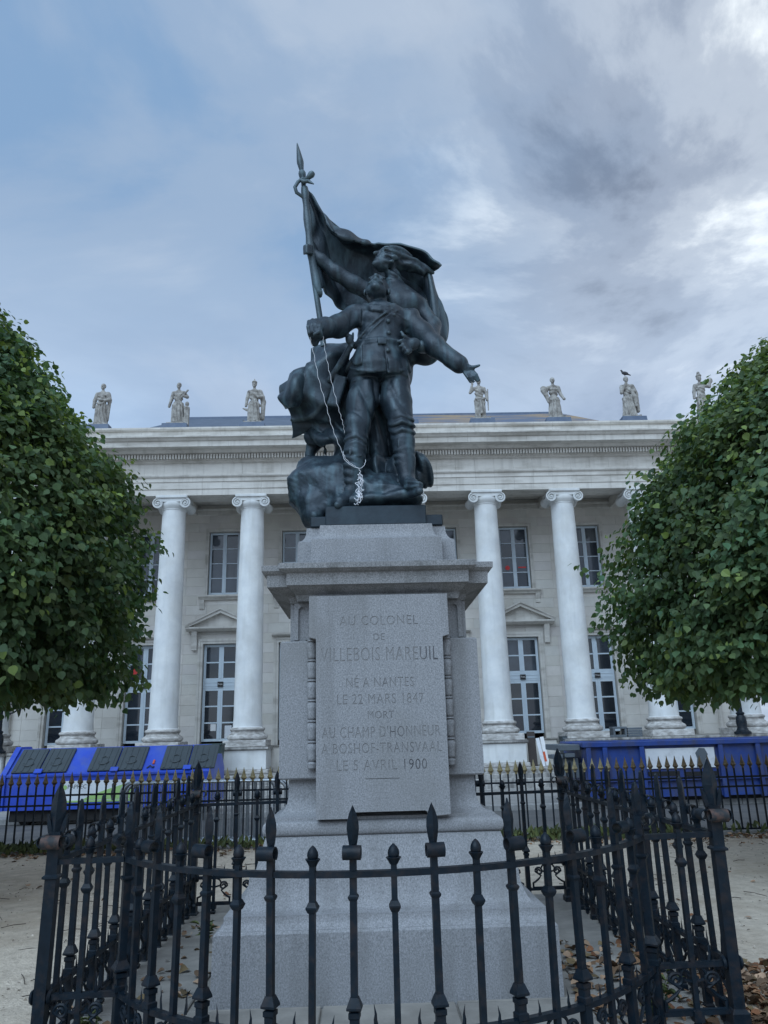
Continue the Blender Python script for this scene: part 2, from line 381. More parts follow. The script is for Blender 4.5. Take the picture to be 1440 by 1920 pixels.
# ---------------------------------------------------------------- sculpting: signed distance field + surface nets
_lat=rng.random((32,32,32)).astype(np.float32)*2-1
def vnoise(p, seed=0):
    p=p+np.array([seed*7.31,seed*3.17,seed*5.77],np.float32)
    i=np.floor(p).astype(np.int32); f=(p-i).astype(np.float32); f=f*f*(3-2*f)
    a=i&31; b=(i+1)&31
    out=0
    for dx in (0,1):
        wx=f[...,0] if dx else 1-f[...,0]; ix=b[...,0] if dx else a[...,0]
        for dy in (0,1):
            wy=f[...,1] if dy else 1-f[...,1]; iy=b[...,1] if dy else a[...,1]
            for dz in (0,1):
                wz=f[...,2] if dz else 1-f[...,2]; iz=b[...,2] if dz else a[...,2]
                out=out+wx*wy*wz*_lat[ix,iy,iz]
    return out
def crease(q, sc, seed):
    """sharp-edged folds, -1..1"""
    n=vnoise(q*np.array(sc,np.float32),seed); return 1-2*np.abs(n)**.6*1.25
def ridge(ph):
    """rounded ridges with sharp valleys, -1..1"""
    return 2*np.abs(np.sin(ph*.5))-1
def frame(fwd, up=(0,0,1)):
    """3x3 with columns right, forward, up"""
    f=Vector(fwd).normalized(); r=f.cross(Vector(up))
    r=r.normalized() if r.length>1e-5 else Vector((1,0,0))
    u=r.cross(f); return np.array([[r[i],f[i],u[i]] for i in range(3)])
def rotx(a): c,s_=math.cos(a),math.sin(a); return np.array([[1,0,0],[0,c,-s_],[0,s_,c]])
def roty(a): c,s_=math.cos(a),math.sin(a); return np.array([[c,0,s_],[0,1,0],[-s_,0,c]])
def rotz(a): c,s_=math.cos(a),math.sin(a); return np.array([[c,-s_,0],[s_,c,0],[0,0,1]])
class SDF:
    def __init__(s, lo, hi, h):
        s.lo=np.array(lo,float); s.h=h
        s.n=(np.ceil((np.array(hi)-s.lo)/h)+1).astype(int)
        s.F=np.full(s.n,9.0,np.float32)
        s.ax=[(s.lo[i]+h*np.arange(s.n[i])).astype(np.float32) for i in range(3)]
    def reg(s, lo, hi, pad):
        a=np.clip(np.floor((np.array(lo)-pad-s.lo)/s.h).astype(int),0,s.n); b=np.clip(np.ceil((np.array(hi)+pad-s.lo)/s.h).astype(int)+1,0,s.n)
        sl=tuple(slice(a[i],b[i]) for i in range(3))
        return sl, s.ax[0][sl[0]][:,None,None], s.ax[1][sl[1]][None,:,None], s.ax[2][sl[2]][None,None,:]
    def mix(s, sl, d, k, sub):
        A=s.F[sl]
        if A.size==0: return
        if sub:
            d=-d; hh=np.maximum(k-np.abs(A-d),0)/max(k,1e-6); s.F[sl]=np.maximum(A,d)+hh*hh*k*.25
        else:
            hh=np.maximum(k-np.abs(A-d),0)/max(k,1e-6); s.F[sl]=np.minimum(A,d)-hh*hh*k*.25
    def cap(s, a, b, ra, rb=None, k=.02, sub=False, sy=1.0):
        rb=ra if rb is None else rb
        a=np.array(a,float); b=np.array(b,float); rm=max(ra,rb)*max(1,sy)
        sl,X,Y,Z=s.reg(np.minimum(a,b)-rm,np.maximum(a,b)+rm,k+3*s.h)
        dx=X-a[0]; dy=(Y-a[1])/sy; dz=Z-a[2]; ab=b-a; ab=np.array([ab[0],ab[1]/sy,ab[2]])
        t=np.clip((dx*ab[0]+dy*ab[1]+dz*ab[2])/max(ab@ab,1e-9),0,1)
        d=np.sqrt((dx-t*ab[0])**2+(dy-t*ab[1])**2+(dz-t*ab[2])**2)-(ra+t*(rb-ra))
        s.mix(sl,d*min(1,sy),k,sub); return s
    def chain(s, pts, rads, k=.02, sub=False, sy=1.0):
        if np.isscalar(rads): rads=[rads]*len(pts)
        for i in range(len(pts)-1): s.cap(pts[i],pts[i+1],rads[i],rads[i+1],k,sub,sy)
        return s
    def ell(s, c, r, R=None, k=.02, sub=False):
        c=np.array(c,float); r=np.array(r,float); rm=r.max()
        sl,X,Y,Z=s.reg(c-rm,c+rm,k+3*s.h)
        dx=X-c[0]; dy=Y-c[1]; dz=Z-c[2]
        if R is not None:
            R=np.array(R); dx,dy,dz=(R[0,0]*dx+R[1,0]*dy+R[2,0]*dz, R[0,1]*dx+R[1,1]*dy+R[2,1]*dz, R[0,2]*dx+R[1,2]*dy+R[2,2]*dz)
        k0=np.sqrt((dx/r[0])**2+(dy/r[1])**2+(dz/r[2])**2); k1=np.sqrt((dx/r[0]**2)**2+(dy/r[1]**2)**2+(dz/r[2]**2)**2)+1e-6
        s.mix(sl,k0*(k0-1)/k1,k,sub); return s
    def box(s, c, hf, R=None, rd=.01, k=.01, sub=False):
        c=np.array(c,float); hf=np.array(hf,float)-rd; rm=np.linalg.norm(hf)+rd
        sl,X,Y,Z=s.reg(c-rm,c+rm,k+3*s.h)
        dx=X-c[0]; dy=Y-c[1]; dz=Z-c[2]
        if R is not None:
            R=np.array(R); dx,dy,dz=(R[0,0]*dx+R[1,0]*dy+R[2,0]*dz, R[0,1]*dx+R[1,1]*dy+R[2,1]*dz, R[0,2]*dx+R[1,2]*dy+R[2,2]*dz)
        qx=np.abs(dx)-hf[0]; qy=np.abs(dy)-hf[1]; qz=np.abs(dz)-hf[2]
        d=np.sqrt(np.maximum(qx,0)**2+np.maximum(qy,0)**2+np.maximum(qz,0)**2)+np.minimum(np.maximum(np.maximum(qx,qy),qz),0)-rd
        s.mix(sl,d,k,sub); return s
    def disp(s, fn, band=.06, lo=None, hi=None):
        m=np.abs(s.F)<band
        idx=np.argwhere(m)
        if len(idx)==0: return s
        P=(s.lo+idx*s.h).astype(np.float32)
        if lo is not None:
            q=np.all((P>np.array(lo))&(P<np.array(hi)),axis=1); idx=idx[q]; P=P[q]
        s.F[idx[:,0],idx[:,1],idx[:,2]]+=fn(P).astype(np.float32); return s
    def front(s, px, py, Y0=4.8, Y1=7.4, off=0.0):
        d=BAS@np.array([px-720.,960.-py,-FPX]); d=d/d[1]
        ys=np.arange(Y0,Y1,s.h*.4); P=CAMP+d*ys[:,None]
        i=np.round((P-s.lo)/s.h).astype(int); ok=np.all((i>=0)&(i<s.n),axis=1)
        f=np.full(len(ys),9.0); f[ok]=s.F[i[ok,0],i[ok,1],i[ok,2]]
        w=np.where(f<0)[0]
        y=ys[w[0]] if len(w) else 6.1
        return CAMP+d*(y+off)
    def mesh(s, name, mat, smooth_iter=1):
        F=s.F; n=s.n
        F[0,:,:]=F[-1,:,:]=1; F[:,0,:]=F[:,-1,:]=1; F[:,:,0]=F[:,:,-1]=1
        ins=F<0
        cnt=np.zeros(n-1,np.int8)
        for a in (0,1):
            for b in (0,1):
                for c in (0,1): cnt+=ins[a:n[0]-1+a,b:n[1]-1+b,c:n[2]-1+c]
        act=np.argwhere((cnt>0)&(cnt<8))
        ids=np.full(n-1,-1,np.int32); ids[act[:,0],act[:,1],act[:,2]]=np.arange(len(act))
        corner=[(a,b,c) for a in (0,1) for b in (0,1) for c in (0,1)]
        val={q:F[act[:,0]+q[0],act[:,1]+q[1],act[:,2]+q[2]] for q in corner}
        acc=np.zeros((len(act),3)); num=np.zeros(len(act))
        for q in corner:
            for ax in range(3):
                if q[ax]==0:
                    p=list(q); p[ax]=1; v0=val[q]; v1=val[tuple(p)]
                    m=(v0<0)!=(v1<0); t=np.where(m,v0/np.where(m,v0-v1,1),0)
                    pos=np.tile(np.array(q,float),(len(act),1)); pos[:,ax]+=t
                    acc[m]+=pos[m]; num[m]+=1
        V=s.lo+(act+acc/num[:,None])*s.h
        Q=[]
        for ax in range(3):
            o1,o2=[(1,2),(2,0),(0,1)][ax]
            sa=[slice(1,n[0]-1)]*3
            A=[slice(1,-1)]*3; A[ax]=slice(0,-1); B=[slice(1,-1)]*3; B[ax]=slice(1,None)
            a=ins[tuple(A)]; b=ins[tuple(B)]
            e=np.argwhere(a!=b); 
            base=e.copy()
            for j in range(3):
                if j!=ax: base[:,j]+=1
            fl=a[e[:,0],e[:,1],e[:,2]]
            d1=np.zeros(3,int); d1[o1]=1; d2=np.zeros(3,int); d2[o2]=1
            q=[ids[tuple((base-d1*i-d2*j).T)] for i,j in ((1,1),(0,1),(0,0),(1,0))]
            q=np.stack(q,1); q[~fl]=q[~fl][:,::-1]; Q.append(q)
        Q=np.concatenate(Q)
        for _ in range(smooth_iter):
            S=np.zeros_like(V); c=np.zeros(len(V))
            for i in range(4):
                np.add.at(S,Q[:,i],V[Q[:,(i+1)%4]]+V[Q[:,(i-1)%4]]); np.add.at(c,Q[:,i],2)
            V=V*.5+.5*S/np.maximum(c,1)[:,None]
        me=bpy.data.meshes.new(name)
        me.vertices.add(len(V)); me.vertices.foreach_set('co',V.astype(np.float32).ravel())
        me.loops.add(len(Q)*4); me.loops.foreach_set('vertex_index',Q.astype(np.int32).ravel())
        me.polygons.add(len(Q)); me.polygons.foreach_set('loop_start',np.arange(0,len(Q)*4,4,dtype=np.int32))
        me.update(calc_edges=True); me.validate()
        me.materials.append(MAT[mat]); shade(me,True); return me

def grid_points(ctrl, nu, nv):
    """Catmull-Rom surface through a grid of control points"""
    C_=np.array(ctrl,float)
    def cr(C_,n):
        m=C_.shape[0]; P=np.concatenate([2*C_[:1]-C_[1:2],C_,2*C_[-1:]-C_[-2:-1]])
        t=np.linspace(0,m-1-1e-6,n); i=t.astype(int); f=(t-i).reshape(-1,*([1]*(C_.ndim-1)))
        p0,p1,p2,p3=P[i],P[i+1],P[i+2],P[i+3]
        return .5*(2*p1+(p2-p0)*f+(2*p0-5*p1+4*p2-p3)*f*f+(3*p1-p0-3*p2+p3)*f**3)
    A=cr(C_,nu); A=np.swapaxes(cr(np.swapaxes(A,0,1),nv),0,1); return A
def cloth(name, ctrl, mat, nu=60, nv=60, thick=.03, fold=None, parent=None):
    P=grid_points(ctrl,nu,nv)
    du=np.gradient(P,axis=0); dv=np.gradient(P,axis=1); Nn=np.cross(du,dv); Nn/=np.linalg.norm(Nn,axis=2,keepdims=True)+1e-9
    u=np.linspace(0,1,nu)[:,None]; v=np.linspace(0,1,nv)[None,:]
    if fold is not None: P=P+Nn*fold(u,v,P)[...,None]
    du=np.gradient(P,axis=0); dv=np.gradient(P,axis=1); Nn=np.cross(du,dv); Nn/=np.linalg.norm(Nn,axis=2,keepdims=True)+1e-9
    edge=np.minimum(np.minimum(u,1-u)*nu,np.minimum(v,1-v)*nv); tk=thick*.5*(.55+.45*np.clip(edge/3,0,1))
    A=P+Nn*tk[...,None]; B=P-Nn*tk[...,None]
    V=np.concatenate([A.reshape(-1,3),B.reshape(-1,3)]); o=nu*nv; F=[]
    for i in range(nu-1):
        for j in range(nv-1):
            a=i*nv+j; F.append((a,a+1,a+nv+1,a+nv)); F.append((o+a,o+a+nv,o+a+nv+1,o+a+1))
    for i in range(nu-1):
        for j,sg in ((0,1),(nv-1,-1)):
            a=i*nv+j; b=a+nv; F.append((a,b,o+b,o+a)[::sg])
    for j in range(nv-1):
        for i,sg in ((0,-1),(nu-1,1)):
            a=i*nv+j; b=a+1; F.append((a,b,o+b,o+a)[::sg])
    me=bpy.data.meshes.new(name); me.from_pydata(V.tolist(),[],F); me.materials.append(MAT[mat])
    import bmesh
    bm=bmesh.new(); bm.from_mesh(me); bmesh.ops.recalc_face_normals(bm,faces=bm.faces[:]); bm.to_mesh(me); bm.free()
    shade(me,True); return link(name,me,parent)
# ================================================================ the ground
def gz(Y): return 0.0 if Y < 12.7 else (-0.4*(Y-12.7)/14.3 if Y < 27 else -0.4)
def sheet(name, mat, xs, ys, dz=0.0, rough=0.0, kind='structure', seed=1):
    vs=[]; fs=[]
    for y in ys:
        for x in xs: vs.append((x,y,gz(y)+dz))
    V=np.array(vs,np.float32)
    if rough:
        q=np.c_[V[:,0]*.9,V[:,1]*.9,np.zeros(len(V))].astype(np.float32)
        V[:,2]+=rough*(vnoise(q,seed)*.6+vnoise(q*2.7,seed+1)*.3+vnoise(q*7,seed+2)*.12)
    nx=len(xs)
    for j in range(len(ys)-1):
        for i in range(nx-1):
            a=j*nx+i; fs.append((a,a+1,a+nx+1,a+nx))
    me=bpy.data.meshes.new(name); me.from_pydata(V.tolist(),[],fs); me.materials.append(MAT[mat]); shade(me,True)
    return tag(link(name,me),kind=kind)
ys=[-80,-30,-10]+list(np.arange(-4,12.71,.25))+[27.0,60,150,500,1500]
xs=[-1500,-400,-120,-40]+list(np.arange(-14,14.01,.25))+[40,120,400,1500]
g=sheet('ground','sand',xs,ys); 
V=np.array([v.co for v in g.data.vertices]); m=(V[:,1]<12.4)&(V[:,1]>-4.1)&(abs(V[:,0])<14.1)
inside=(abs(V[:,0]-.12)<2.1)&(V[:,1]>3.4)&(V[:,1]<8.5)
q=np.c_[V[:,0]*.8,V[:,1]*.8,np.zeros(len(V))].astype(np.float32)
dz=.022*vnoise(q,3)+.012*vnoise(q*2.6,4)
V[:,2]+=np.where(m&~inside,dz,0)-np.where(inside,.02,0)
g.data.vertices.foreach_set('co',V.astype(np.float32).ravel()); g.data.update()
sheet('road','asphalt',[-120,-40,-10,0,10,40,120],[13.05,15,18.6],.006)
sheet('pavement','pavement',[-120,-40,0,40,120],[18.6,20,23,27,29],.125)
kb=MB()
kerb_me=MB().bbox(-.495,.495,-.07,.07,-.15,.13,.012).mesh('kerb_stone','kerb')
kroot=tag(link('kerb',MB().box(-60,60,18.66,18.72,gz(18.6)-.3,gz(18.6)+.10).mesh('kerb','kerb')),kind='structure')
for i in range(-22,23): link('kerb_stone',kerb_me,kroot,(i*1.0,18.56,gz(18.56)))
# plinth kerb under the park fence
krt=tag(link('fence_kerb',MB().box(-40,40,12.38,12.52,-.2,.03).mesh('fence_kerb','kerb')),kind='structure')
ks=MB().bbox(-.745,.745,-.10,.10,-.1,.055,.012).mesh('kerb_stone','kerb')
for i in range(-9,10): link('kerb_stone',ks,krt,(i*1.5,12.45,0))
# stone paving inside the railing
pv=tag(link('monument_paving',MB().box(-1.95,2.15,3.75,8.45,-.12,-.012).mesh('monument_paving','paving')),kind='structure')
for i in range(5):
    for j in range(6):
        x0=-1.95+i*.82; y0=3.78+j*.78
        MB().bbox(x0+.006,x0+.814,y0+.006,y0+.774,-.05,.004+.004*random.random(),.006).build('paving_slab','paving',pv)

# ================================================================ the columned building
XC, SP = 0.225, 3.15
COLX=[XC+(k+.5)*SP for k in range(-5,5)]
BAYX=[XC+b*SP for b in range(-4,5)]
WY=32.6
bld=thing('columned_building','long pale stone building with a row of tall white columns behind the monument','building',(0,0,0))
X0,X1=XC-5*SP-.35,XC+5*SP+.35
# steps and podium
for i,(yf,zt) in enumerate(((27.9,.30),(27.53,.16),(27.16,.02),(26.79,-.12),(26.42,-.26))):
    yb=31.2 if i==0 else (27.9,27.53,27.16,26.79)[i-1]-.003
    MB().bbox(X0-.3-i*.02,X1+.3+i*.02,yf,yb,-.6,zt,.02).build('step','stained_stone',bld)
MB().box(X0,X1,30.65,WY+.2,.302,1.20).build('podium_wall','limestone_trim',bld)
MB().bbox(X0,X1,30.60,WY+.3,1.20,1.232,.01).build('portico_floor','paving',bld)
ped_me=MB().bbox(-.81,.81,-.81,.75,.452,1.12,.012).mesh('pedestal','column_paint')
pcap=MB().extr([(-.84,1.12),(-.90,1.16),(-.90,1.228),(.7,1.228),(.7,1.12)],-.88,.88).mesh('pedestal_cap','stained_stone')
pbase=MB().bbox(-.90,.90,-.90,.7,.302,.45,.02).mesh('pedestal_base','column_base')
# column meshes
def shaft_prof():
    out=[]
    for i in range(25):
        t=i/24; z=1.93+t*(10.36-1.93); r=.53-.075*(t**1.6)
        out.append((r,z))
    return [(.575,1.90),(.575,1.93)]+[(.55,1.95)]+out[1:]+[(.475,10.37),(.475,10.42)]
shaft_me=MB().lathe(shaft_prof(),n=40).mesh('column','column_paint',35)
def torus_prof(r,z,h,n=7): return [(r-h/2+h/2*math.cos(a),z+h/2*math.sin(a)) for a in np.linspace(-math.pi/2,math.pi/2,n)]
bp=[(.70,1.475)]+torus_prof(.755,1.575,.20)+[(.66,1.69),(.615,1.72),(.60,1.755),(.61,1.79),(.63,1.80)]+torus_prof(.655,1.86,.11)+[(.575,1.925)]
base_me=MB().lathe(bp,n=40).mesh('base','column_base',30)
plin_me=MB().bbox(-.78,.78,-.78,.78,1.232,1.472,.015).mesh('plinth','column_base')
# ionic capital
cm=MB(); cm.bbox(-.62,.62,-.60,.60,10.80,10.92,.02)
cap_me=cm.mesh('abacus','column_paint')
em=MB().lathe([(.46,10.38),(.49,10.42),(.55,10.50),(.58,10.58),(.56,10.66),(.5,10.68)],n=32).mesh('echinus','column_paint',40)
cu=MB()
band=[(-.55,10.80),(.55,10.80),(.55,10.70),(.30,10.66),(0,10.645),(-.30,10.66),(-.55,10.70)]
cu.prism(band,-.53,.53); cush_me=cu.mesh('cushion','column_paint',40)
bol=MB()
prof=[(.155,-.49),(.17,-.55),(.20,-.55),(.205,-.50),(.185,-.40),(.155,-.2),(.145,0),(.155,.2),(.185,.40),(.205,.50),(.20,.55),(.17,.55),(.155,.49)]
bol.rings([[(r*math.cos(a),y,r*math.sin(a)) for a in np.linspace(0,2*math.pi,24,endpoint=False)] for r,y in prof])
for sgn in (-1,1):
    pts=[]; rad=[]
    for i in range(46):
        t=i/45; a=math.pi/2-t*math.pi*2*2.1; r=.180*(1-t)**.9+.02
        pts.append((r*math.cos(a),sgn*.53,r*math.sin(a))); rad.append(.030-.010*t)
    bol.tube(pts,rad,6)
    s0=len(bol.v); bol.lathe([(.03,-.02),(.035,0),(.0,.02)],n=10); bol.xf(Matrix.Translation((0,sgn*.555,0))@Matrix.Rotation(math.pi/2,4,'X'),s0)
bol_me=bol.mesh('volute','column_paint',40)
for i,x in enumerate(COLX):
    MBp=link('pedestal',ped_me,bld,(x,30,0)); link('cap',pcap,MBp); link('base_block',pbase,MBp)
    c=link('column',shaft_me,bld,(x,30,0))
    link('base',base_me,c); link('plinth',plin_me,c); link('abacus',cap_me,c); link('echinus',em,c); link('cushion',cush_me,c)
    v1=link('volute',bol_me,c,(-.545,0,10.60),scale=(-1,1,1)); v2=link('volute',bol_me,c,(.545,0,10.60))
# dado walls between the outer pedestals
for b in (0,1,7,8):
    xa,xb=COLX[b]+.885,COLX[b+1]-.885
    MB().bbox(xa,xb,29.35,29.95,.30,1.12,.01).build('dado_wall','column_paint',bld)
    MB().extr([(29.33,1.12),(29.27,1.16),(29.27,1.226),(30.0,1.226),(30.0,1.12)],xa,xb).build('dado_cap','stained_stone',bld)
# entablature, block by block
BL=SP/4
def blocks(name,prof,mat,x0=X0,x1=X1,gap=.0025):
    n=round((x1-x0)/BL); L=(x1-x0)/n
    me=MB().extr(prof,-L/2+gap,L/2-gap).mesh(name,mat)
    mats=[me]
    for i in range(n): link(name,me,bld,(x0+(i+.5)*L,0,0))
yb=30.48
blocks('architrave_block',[(29.52,10.92),(29.52,11.17),(29.485,11.18),(29.485,11.46),(29.45,11.47),(29.45,11.62),(29.38,11.66),(29.36,11.70),(29.36,11.74),(yb,11.74),(yb,10.92)],'limestone_trim')
blocks('frieze_block',[(29.52,11.742),(29.52,12.26),(yb,12.26),(yb,11.742)],'limestone_trim')
MB().extr([(29.50,12.262),(29.44,12.30),(29.42,12.35),(29.34,12.355),(29.34,12.56),(29.16,12.60),(29.10,12.66),(29.05,12.70),(yb,12.70),(yb,12.262)],X0,X1).build('bed_moulding','limestone_trim',bld)
dn=MB(); x=X0+.03
while x<X1-.08:
    dn.box(x,x+.072,29.215,29.338,12.375,12.555); x+=.117
tag(dn.build('dentils','limestone_trim',bld),kind='stuff')
blocks('cornice_block',[(28.78,12.702),(28.75,12.715),(28.75,12.93),(28.70,12.95),(28.64,13.02),(28.58,13.06),(28.58,13.12),(29.10,13.19),(30.3,13.19),(30.3,12.702)],'limestone_trim',X0-.6,X1+.6)
blocks('attic_block',[(29.16,13.192),(29.16,13.52),(29.10,13.54),(29.06,13.60),(29.06,13.67),(30.2,13.67),(30.2,13.192)],'limestone_trim',X0-.2,X1+.2)
# portico ceiling and cross beams
MB().box(X0,X1,yb+.002,WY+.3,11.42,11.52).build('portico_ceiling','limestone_trim',bld)
for x in COLX: MB().bbox(x-.36,x+.36,yb+.003,WY-.003,10.95,11.418,.02).build('ceiling_beam','limestone_trim',bld)
MB().extr([(WY-.10,11.25),(WY-.10,11.2),(WY-.05,11.15),(WY-.05,10.98),(WY-.02,10.94),(WY-.001,10.94),(WY-.001,11.25)],X0,X1).build('wall_cornice','limestone_trim',bld)
# main wall: stone blocks round the openings
DH,DZ0,DZ1=.74,1.42,5.36
UH,UZ0,UZ1=.66,7.40,10.20
zs=list(np.linspace(1.232,11.40,25)); ch=zs[1]-zs[0]
zs=sorted(set([round(z,3) for z in zs]))
op=[(bx-DH,bx+DH,1.232,DZ1) for bx in BAYX]+[(bx-UH,bx+UH,UZ0,UZ1) for bx in BAYX]
zz=sorted(set([1.232,DZ1,UZ0,UZ1,11.41]))
courses=[]
for a,b in zip(zz[:-1],zz[1:]):
    n=max(1,round((b-a)/.425))
    courses+=[(a+(b-a)*i/n,a+(b-a)*(i+1)/n) for i in range(n)]
cand=[]
for ci,(a,b) in enumerate(courses):
    cuts=sorted([(l,r) for l,r,z0,z1 in op if z0<(a+b)/2<z1])
    spans=[]; x=X0
    for l,r in cuts: spans.append((x,l)); x=r
    spans.append((x,X1))
    for l,r in spans:
        n=max(1,round((r-l)/.86)); L=(r-l)/n
        off=(ci%2)*.5*L if n>3 else 0
        ed=[l]+[l+off+L*i for i in range(1 if off==0 else 0,n)]+[r]
        for e0,e1 in zip(ed[:-1],ed[1:]):
            if e1-e0>.02: cand.append((e0,e1,a,b))
# the inner bays stand open to view: their stones become parts of their own
def vis(c):
    x=(c[0]+c[1])/2; z=(c[2]+c[3])/2
    d=abs(x-XC)
    open_=1.0 if (2.3<d<9.7) else 0.0
    nearcol=min(abs(x-cx) for cx in COLX)
    return open_*(1 if nearcol>.45 else .3)+.02*(c[1]-c[0])
cand.sort(key=vis,reverse=True)
bvar=[]
for t in range(8):
    me=MB().bbox(-.5,.5,0,.5,0,1,.006).mesh('stone_block','limestone'); g_=1+.13*(rng.random()-.5)
    white_tint(me,(g_*(1+.03*(rng.random()-.5)),g_,g_*(1+.05*(rng.random()-.5)))); bvar.append(me)
wroot=MB().box(X0,X1,WY+.05,WY+.10,11.395,11.412).build('wall','limestone',bld); white_tint(wroot.data)
rest=MB(); tint=[]
for i,(e0,e1,a,b) in enumerate(cand):
    w=e1-e0-.006; h=b-a-.006
    if i<300:
        link('stone_block',random.choice(bvar),wroot,((e0+e1)/2,WY+random.uniform(-.0015,.0015),a+.003),scale=(w,1,h))
    else:
        n0=len(rest.v); rest.bbox((e0+e1)/2-w/2,(e0+e1)/2+w/2,WY,WY+.5,a+.003,a+.003+h,.006)
        tint+=[1+.13*(rng.random()-.5)]*(len(rest.v)-n0)
ro=rest.build('stone_courses','limestone',wroot); tag(ro,kind='stuff')
ca=ro.data.color_attributes.new('tint','FLOAT_COLOR','POINT'); ca.data.foreach_set('color',np.repeat(np.array(tint,np.float32),4))
# mortar backing with openings
bk=MB()
for a,b in zip(zz[:-1],zz[1:]):
    cuts=sorted([(l,r) for l,r,z0,z1 in op if z0<(a+b)/2<z1]); x=X0
    for l,r in cuts+[(X1,X1)]:
        if l-x>.01: bk.box(x,l,WY+.012,WY+.48,a,b)
        x=r
bo=bk.build('mortar_bed','limestone',wroot); white_tint(bo.data,(.86,.85,.83))
MB().box(X0+.02,X1-.02,WY+1.4,58,-.5,13.2).build('rear_block','limestone_trim',bld)
for xa,xb in ((X0,X0+.3),(X1-.3,X1)): MB().box(xa,xb,WY+.5,WY+1.39,-.5,11.4).build('side_wall','limestone_trim',bld)
MB().box(X0,X1,WY+.49,WY+1.39,11.42,13.1).build('upper_wall','limestone_trim',bld)
MB().box(X0+.31,X1-.31,WY+1.3,WY+1.38,.5,11.4).build('room_back','dark_wood',bld)
# window parts
pane_me=MB().box(-.5,.5,-.004,.004,-.5,.5).mesh('pane','glass')
pane_s=MB().box(-.5,.5,-.004,.004,-.5,.5).mesh('pane','glass_painted_sky'); pane_c=MB().box(-.5,.5,-.004,.004,-.5,.5).mesh('pane','glass_curtain')
def pane(parent,x,y,z,w,h,me=None): return link('pane',me or pane_me,parent,(x,y,z),rot=(random.uniform(-.006,.006),0,random.uniform(-.008,.008)),scale=(w,1,h))
yfr=WY+.20
def grid_bars(x0,x1,z0,z1,cols,rows,fw,mull,bw,z_skip=None):
    """frame with a wide centre stile and thin glazing bars; returns mesh builder and pane rects"""
    m=MB(); rects=[]
    m.box(x0,x0+fw,-.04,.04,z0,z1); m.box(x1-fw,x1,-.04,.04,z0,z1)
    m.box(x0+fw,x1-fw,-.04,.04,z0,z0+fw); m.box(x0+fw,x1-fw,-.04,.04,z1-fw,z1)
    xm=(x0+x1)/2
    m.box(xm-mull/2,xm+mull/2,-.046,.04,z0+fw,z1-fw); m.box(xm-.022,xm+.022,-.06,-.046,z0+fw,z1-fw)
    for a,b in ((x0+fw,xm-mull/2),(xm+mull/2,x1-fw)):
        H=(z1-z0-2*fw-(rows-1)*bw)/rows
        for r in range(rows):
            za=z0+fw+r*(H+bw); rects.append((a,b,za,za+H))
            if r<rows-1: m.box(a,b,-.03,.02,za+H,za+H+bw)
    return m,rects
up_m,up_r=grid_bars(-UH+.02,UH-.02,UZ0+.06,UZ1-.02,2,4,.085,.16,.035); up_me=up_m.mesh('window','window_paint')
ZT0,ZT1=3.55,3.86
dl_m,dl_r=grid_bars(-DH+.02,DH-.02,DZ0+.02,ZT0,2,3,.10,.20,.055); dl_me=dl_m.mesh('door','window_paint')
tr_m,tr_r=grid_bars(-DH+.02,DH-.02,ZT1,DZ1-.02,2,2,.10,.20,.055); tr_me=tr_m.mesh('transom_window','window_paint')
band_me=MB().box(-DH+.02,DH-.02,-.05,.04,ZT0+.003,ZT1-.003).box(-DH+.05,DH-.05,-.065,-.05,ZT0+.08,ZT0+.12).box(-DH+.05,DH-.05,-.065,-.05,ZT1-.09,ZT1-.06).mesh('transom_band','window_paint')
def surround(h,z0,z1,w=.20):
    m=MB()
    for s in (-1,1):
        xs_=sorted((s*h,s*(h+w))); m.box(xs_[0],xs_[1],-.05,.0,z0,z1+w)
        xs_=sorted((s*(h+w*.55),s*(h+w))); m.box(xs_[0],xs_[1],-.075,-.052,z0,z1+w)
        xs_=sorted((s*(h),s*(h-.001+.02))); 
    m.box(-h,h,-.049,.0,z1,z1+w); m.box(-h-w*.55,h+w*.55,-.0745,-.052,z1+w*.55,z1+w)
    return m
sur_d=surround(DH+.005,1.24,DZ1).mesh('surround','limestone_trim'); sur_u=surround(UH+.005,UZ0,UZ1,.13).mesh('surround','limestone_trim')
sill_me=MB().extr([(-.20,7.30),(-.24,7.33),(-.24,7.395),(.25,7.395),(.25,7.20),(-.10,7.20),(-.14,7.26)],-1.0,1.0).mesh('sill','limestone_trim')
brk_me=MB().extr([(0,6.80),(-.05,6.82),(-.06,6.95),(-.13,7.10),(-.16,7.198),(0,7.198)],-.10,.10).mesh('bracket','limestone_trim')
brk2_me=MB().extr([(0,5.08),(-.06,5.10),(-.07,5.4),(-.16,5.7),(-.2,5.86),(0,5.86)],-.11,.11).mesh('bracket','limestone_trim')
cor_me=MB().extr([(-.18,5.862),(-.30,5.93),(-.34,5.96),(-.34,6.03),(0,6.03),(0,5.862)],-1.42,1.42).mesh('cornice','limestone_trim')
pedm=MB().prism([(-1.30,6.032),(1.30,6.032),(0,6.60)],-.14,-.001)
tymp_me=pedm.mesh('tympanum','limestone_trim')
rk=MB()
for s in (-1,1):
    a=Vector((s*1.46,0,6.04)); b=Vector((0,0,6.66)); 
    poly=[(s*1.46,6.032),(s*1.30,6.032),(0,6.60),(0,6.77)]
    rk.prism(poly,-.36,-.142); poly2=[(s*1.46,6.06),(s*1.45,6.10),(0,6.80),(0,6.74)]; rk.prism(poly2,-.42,-.362)
rake_me=rk.mesh('raking_cornice','limestone_trim')
flat_me=MB().extr([(0,5.585),(-.10,5.60),(-.18,5.66),(-.18,5.71),(0,5.71)],-1.02,1.02).mesh('cornice','limestone_trim')
plate_me=MB().box(-.115,.115,-.10,-.066,3.60,3.81).mesh('door_sign','black_sign')
sign_txt=text_mesh('Fnac',.105,'white_print')
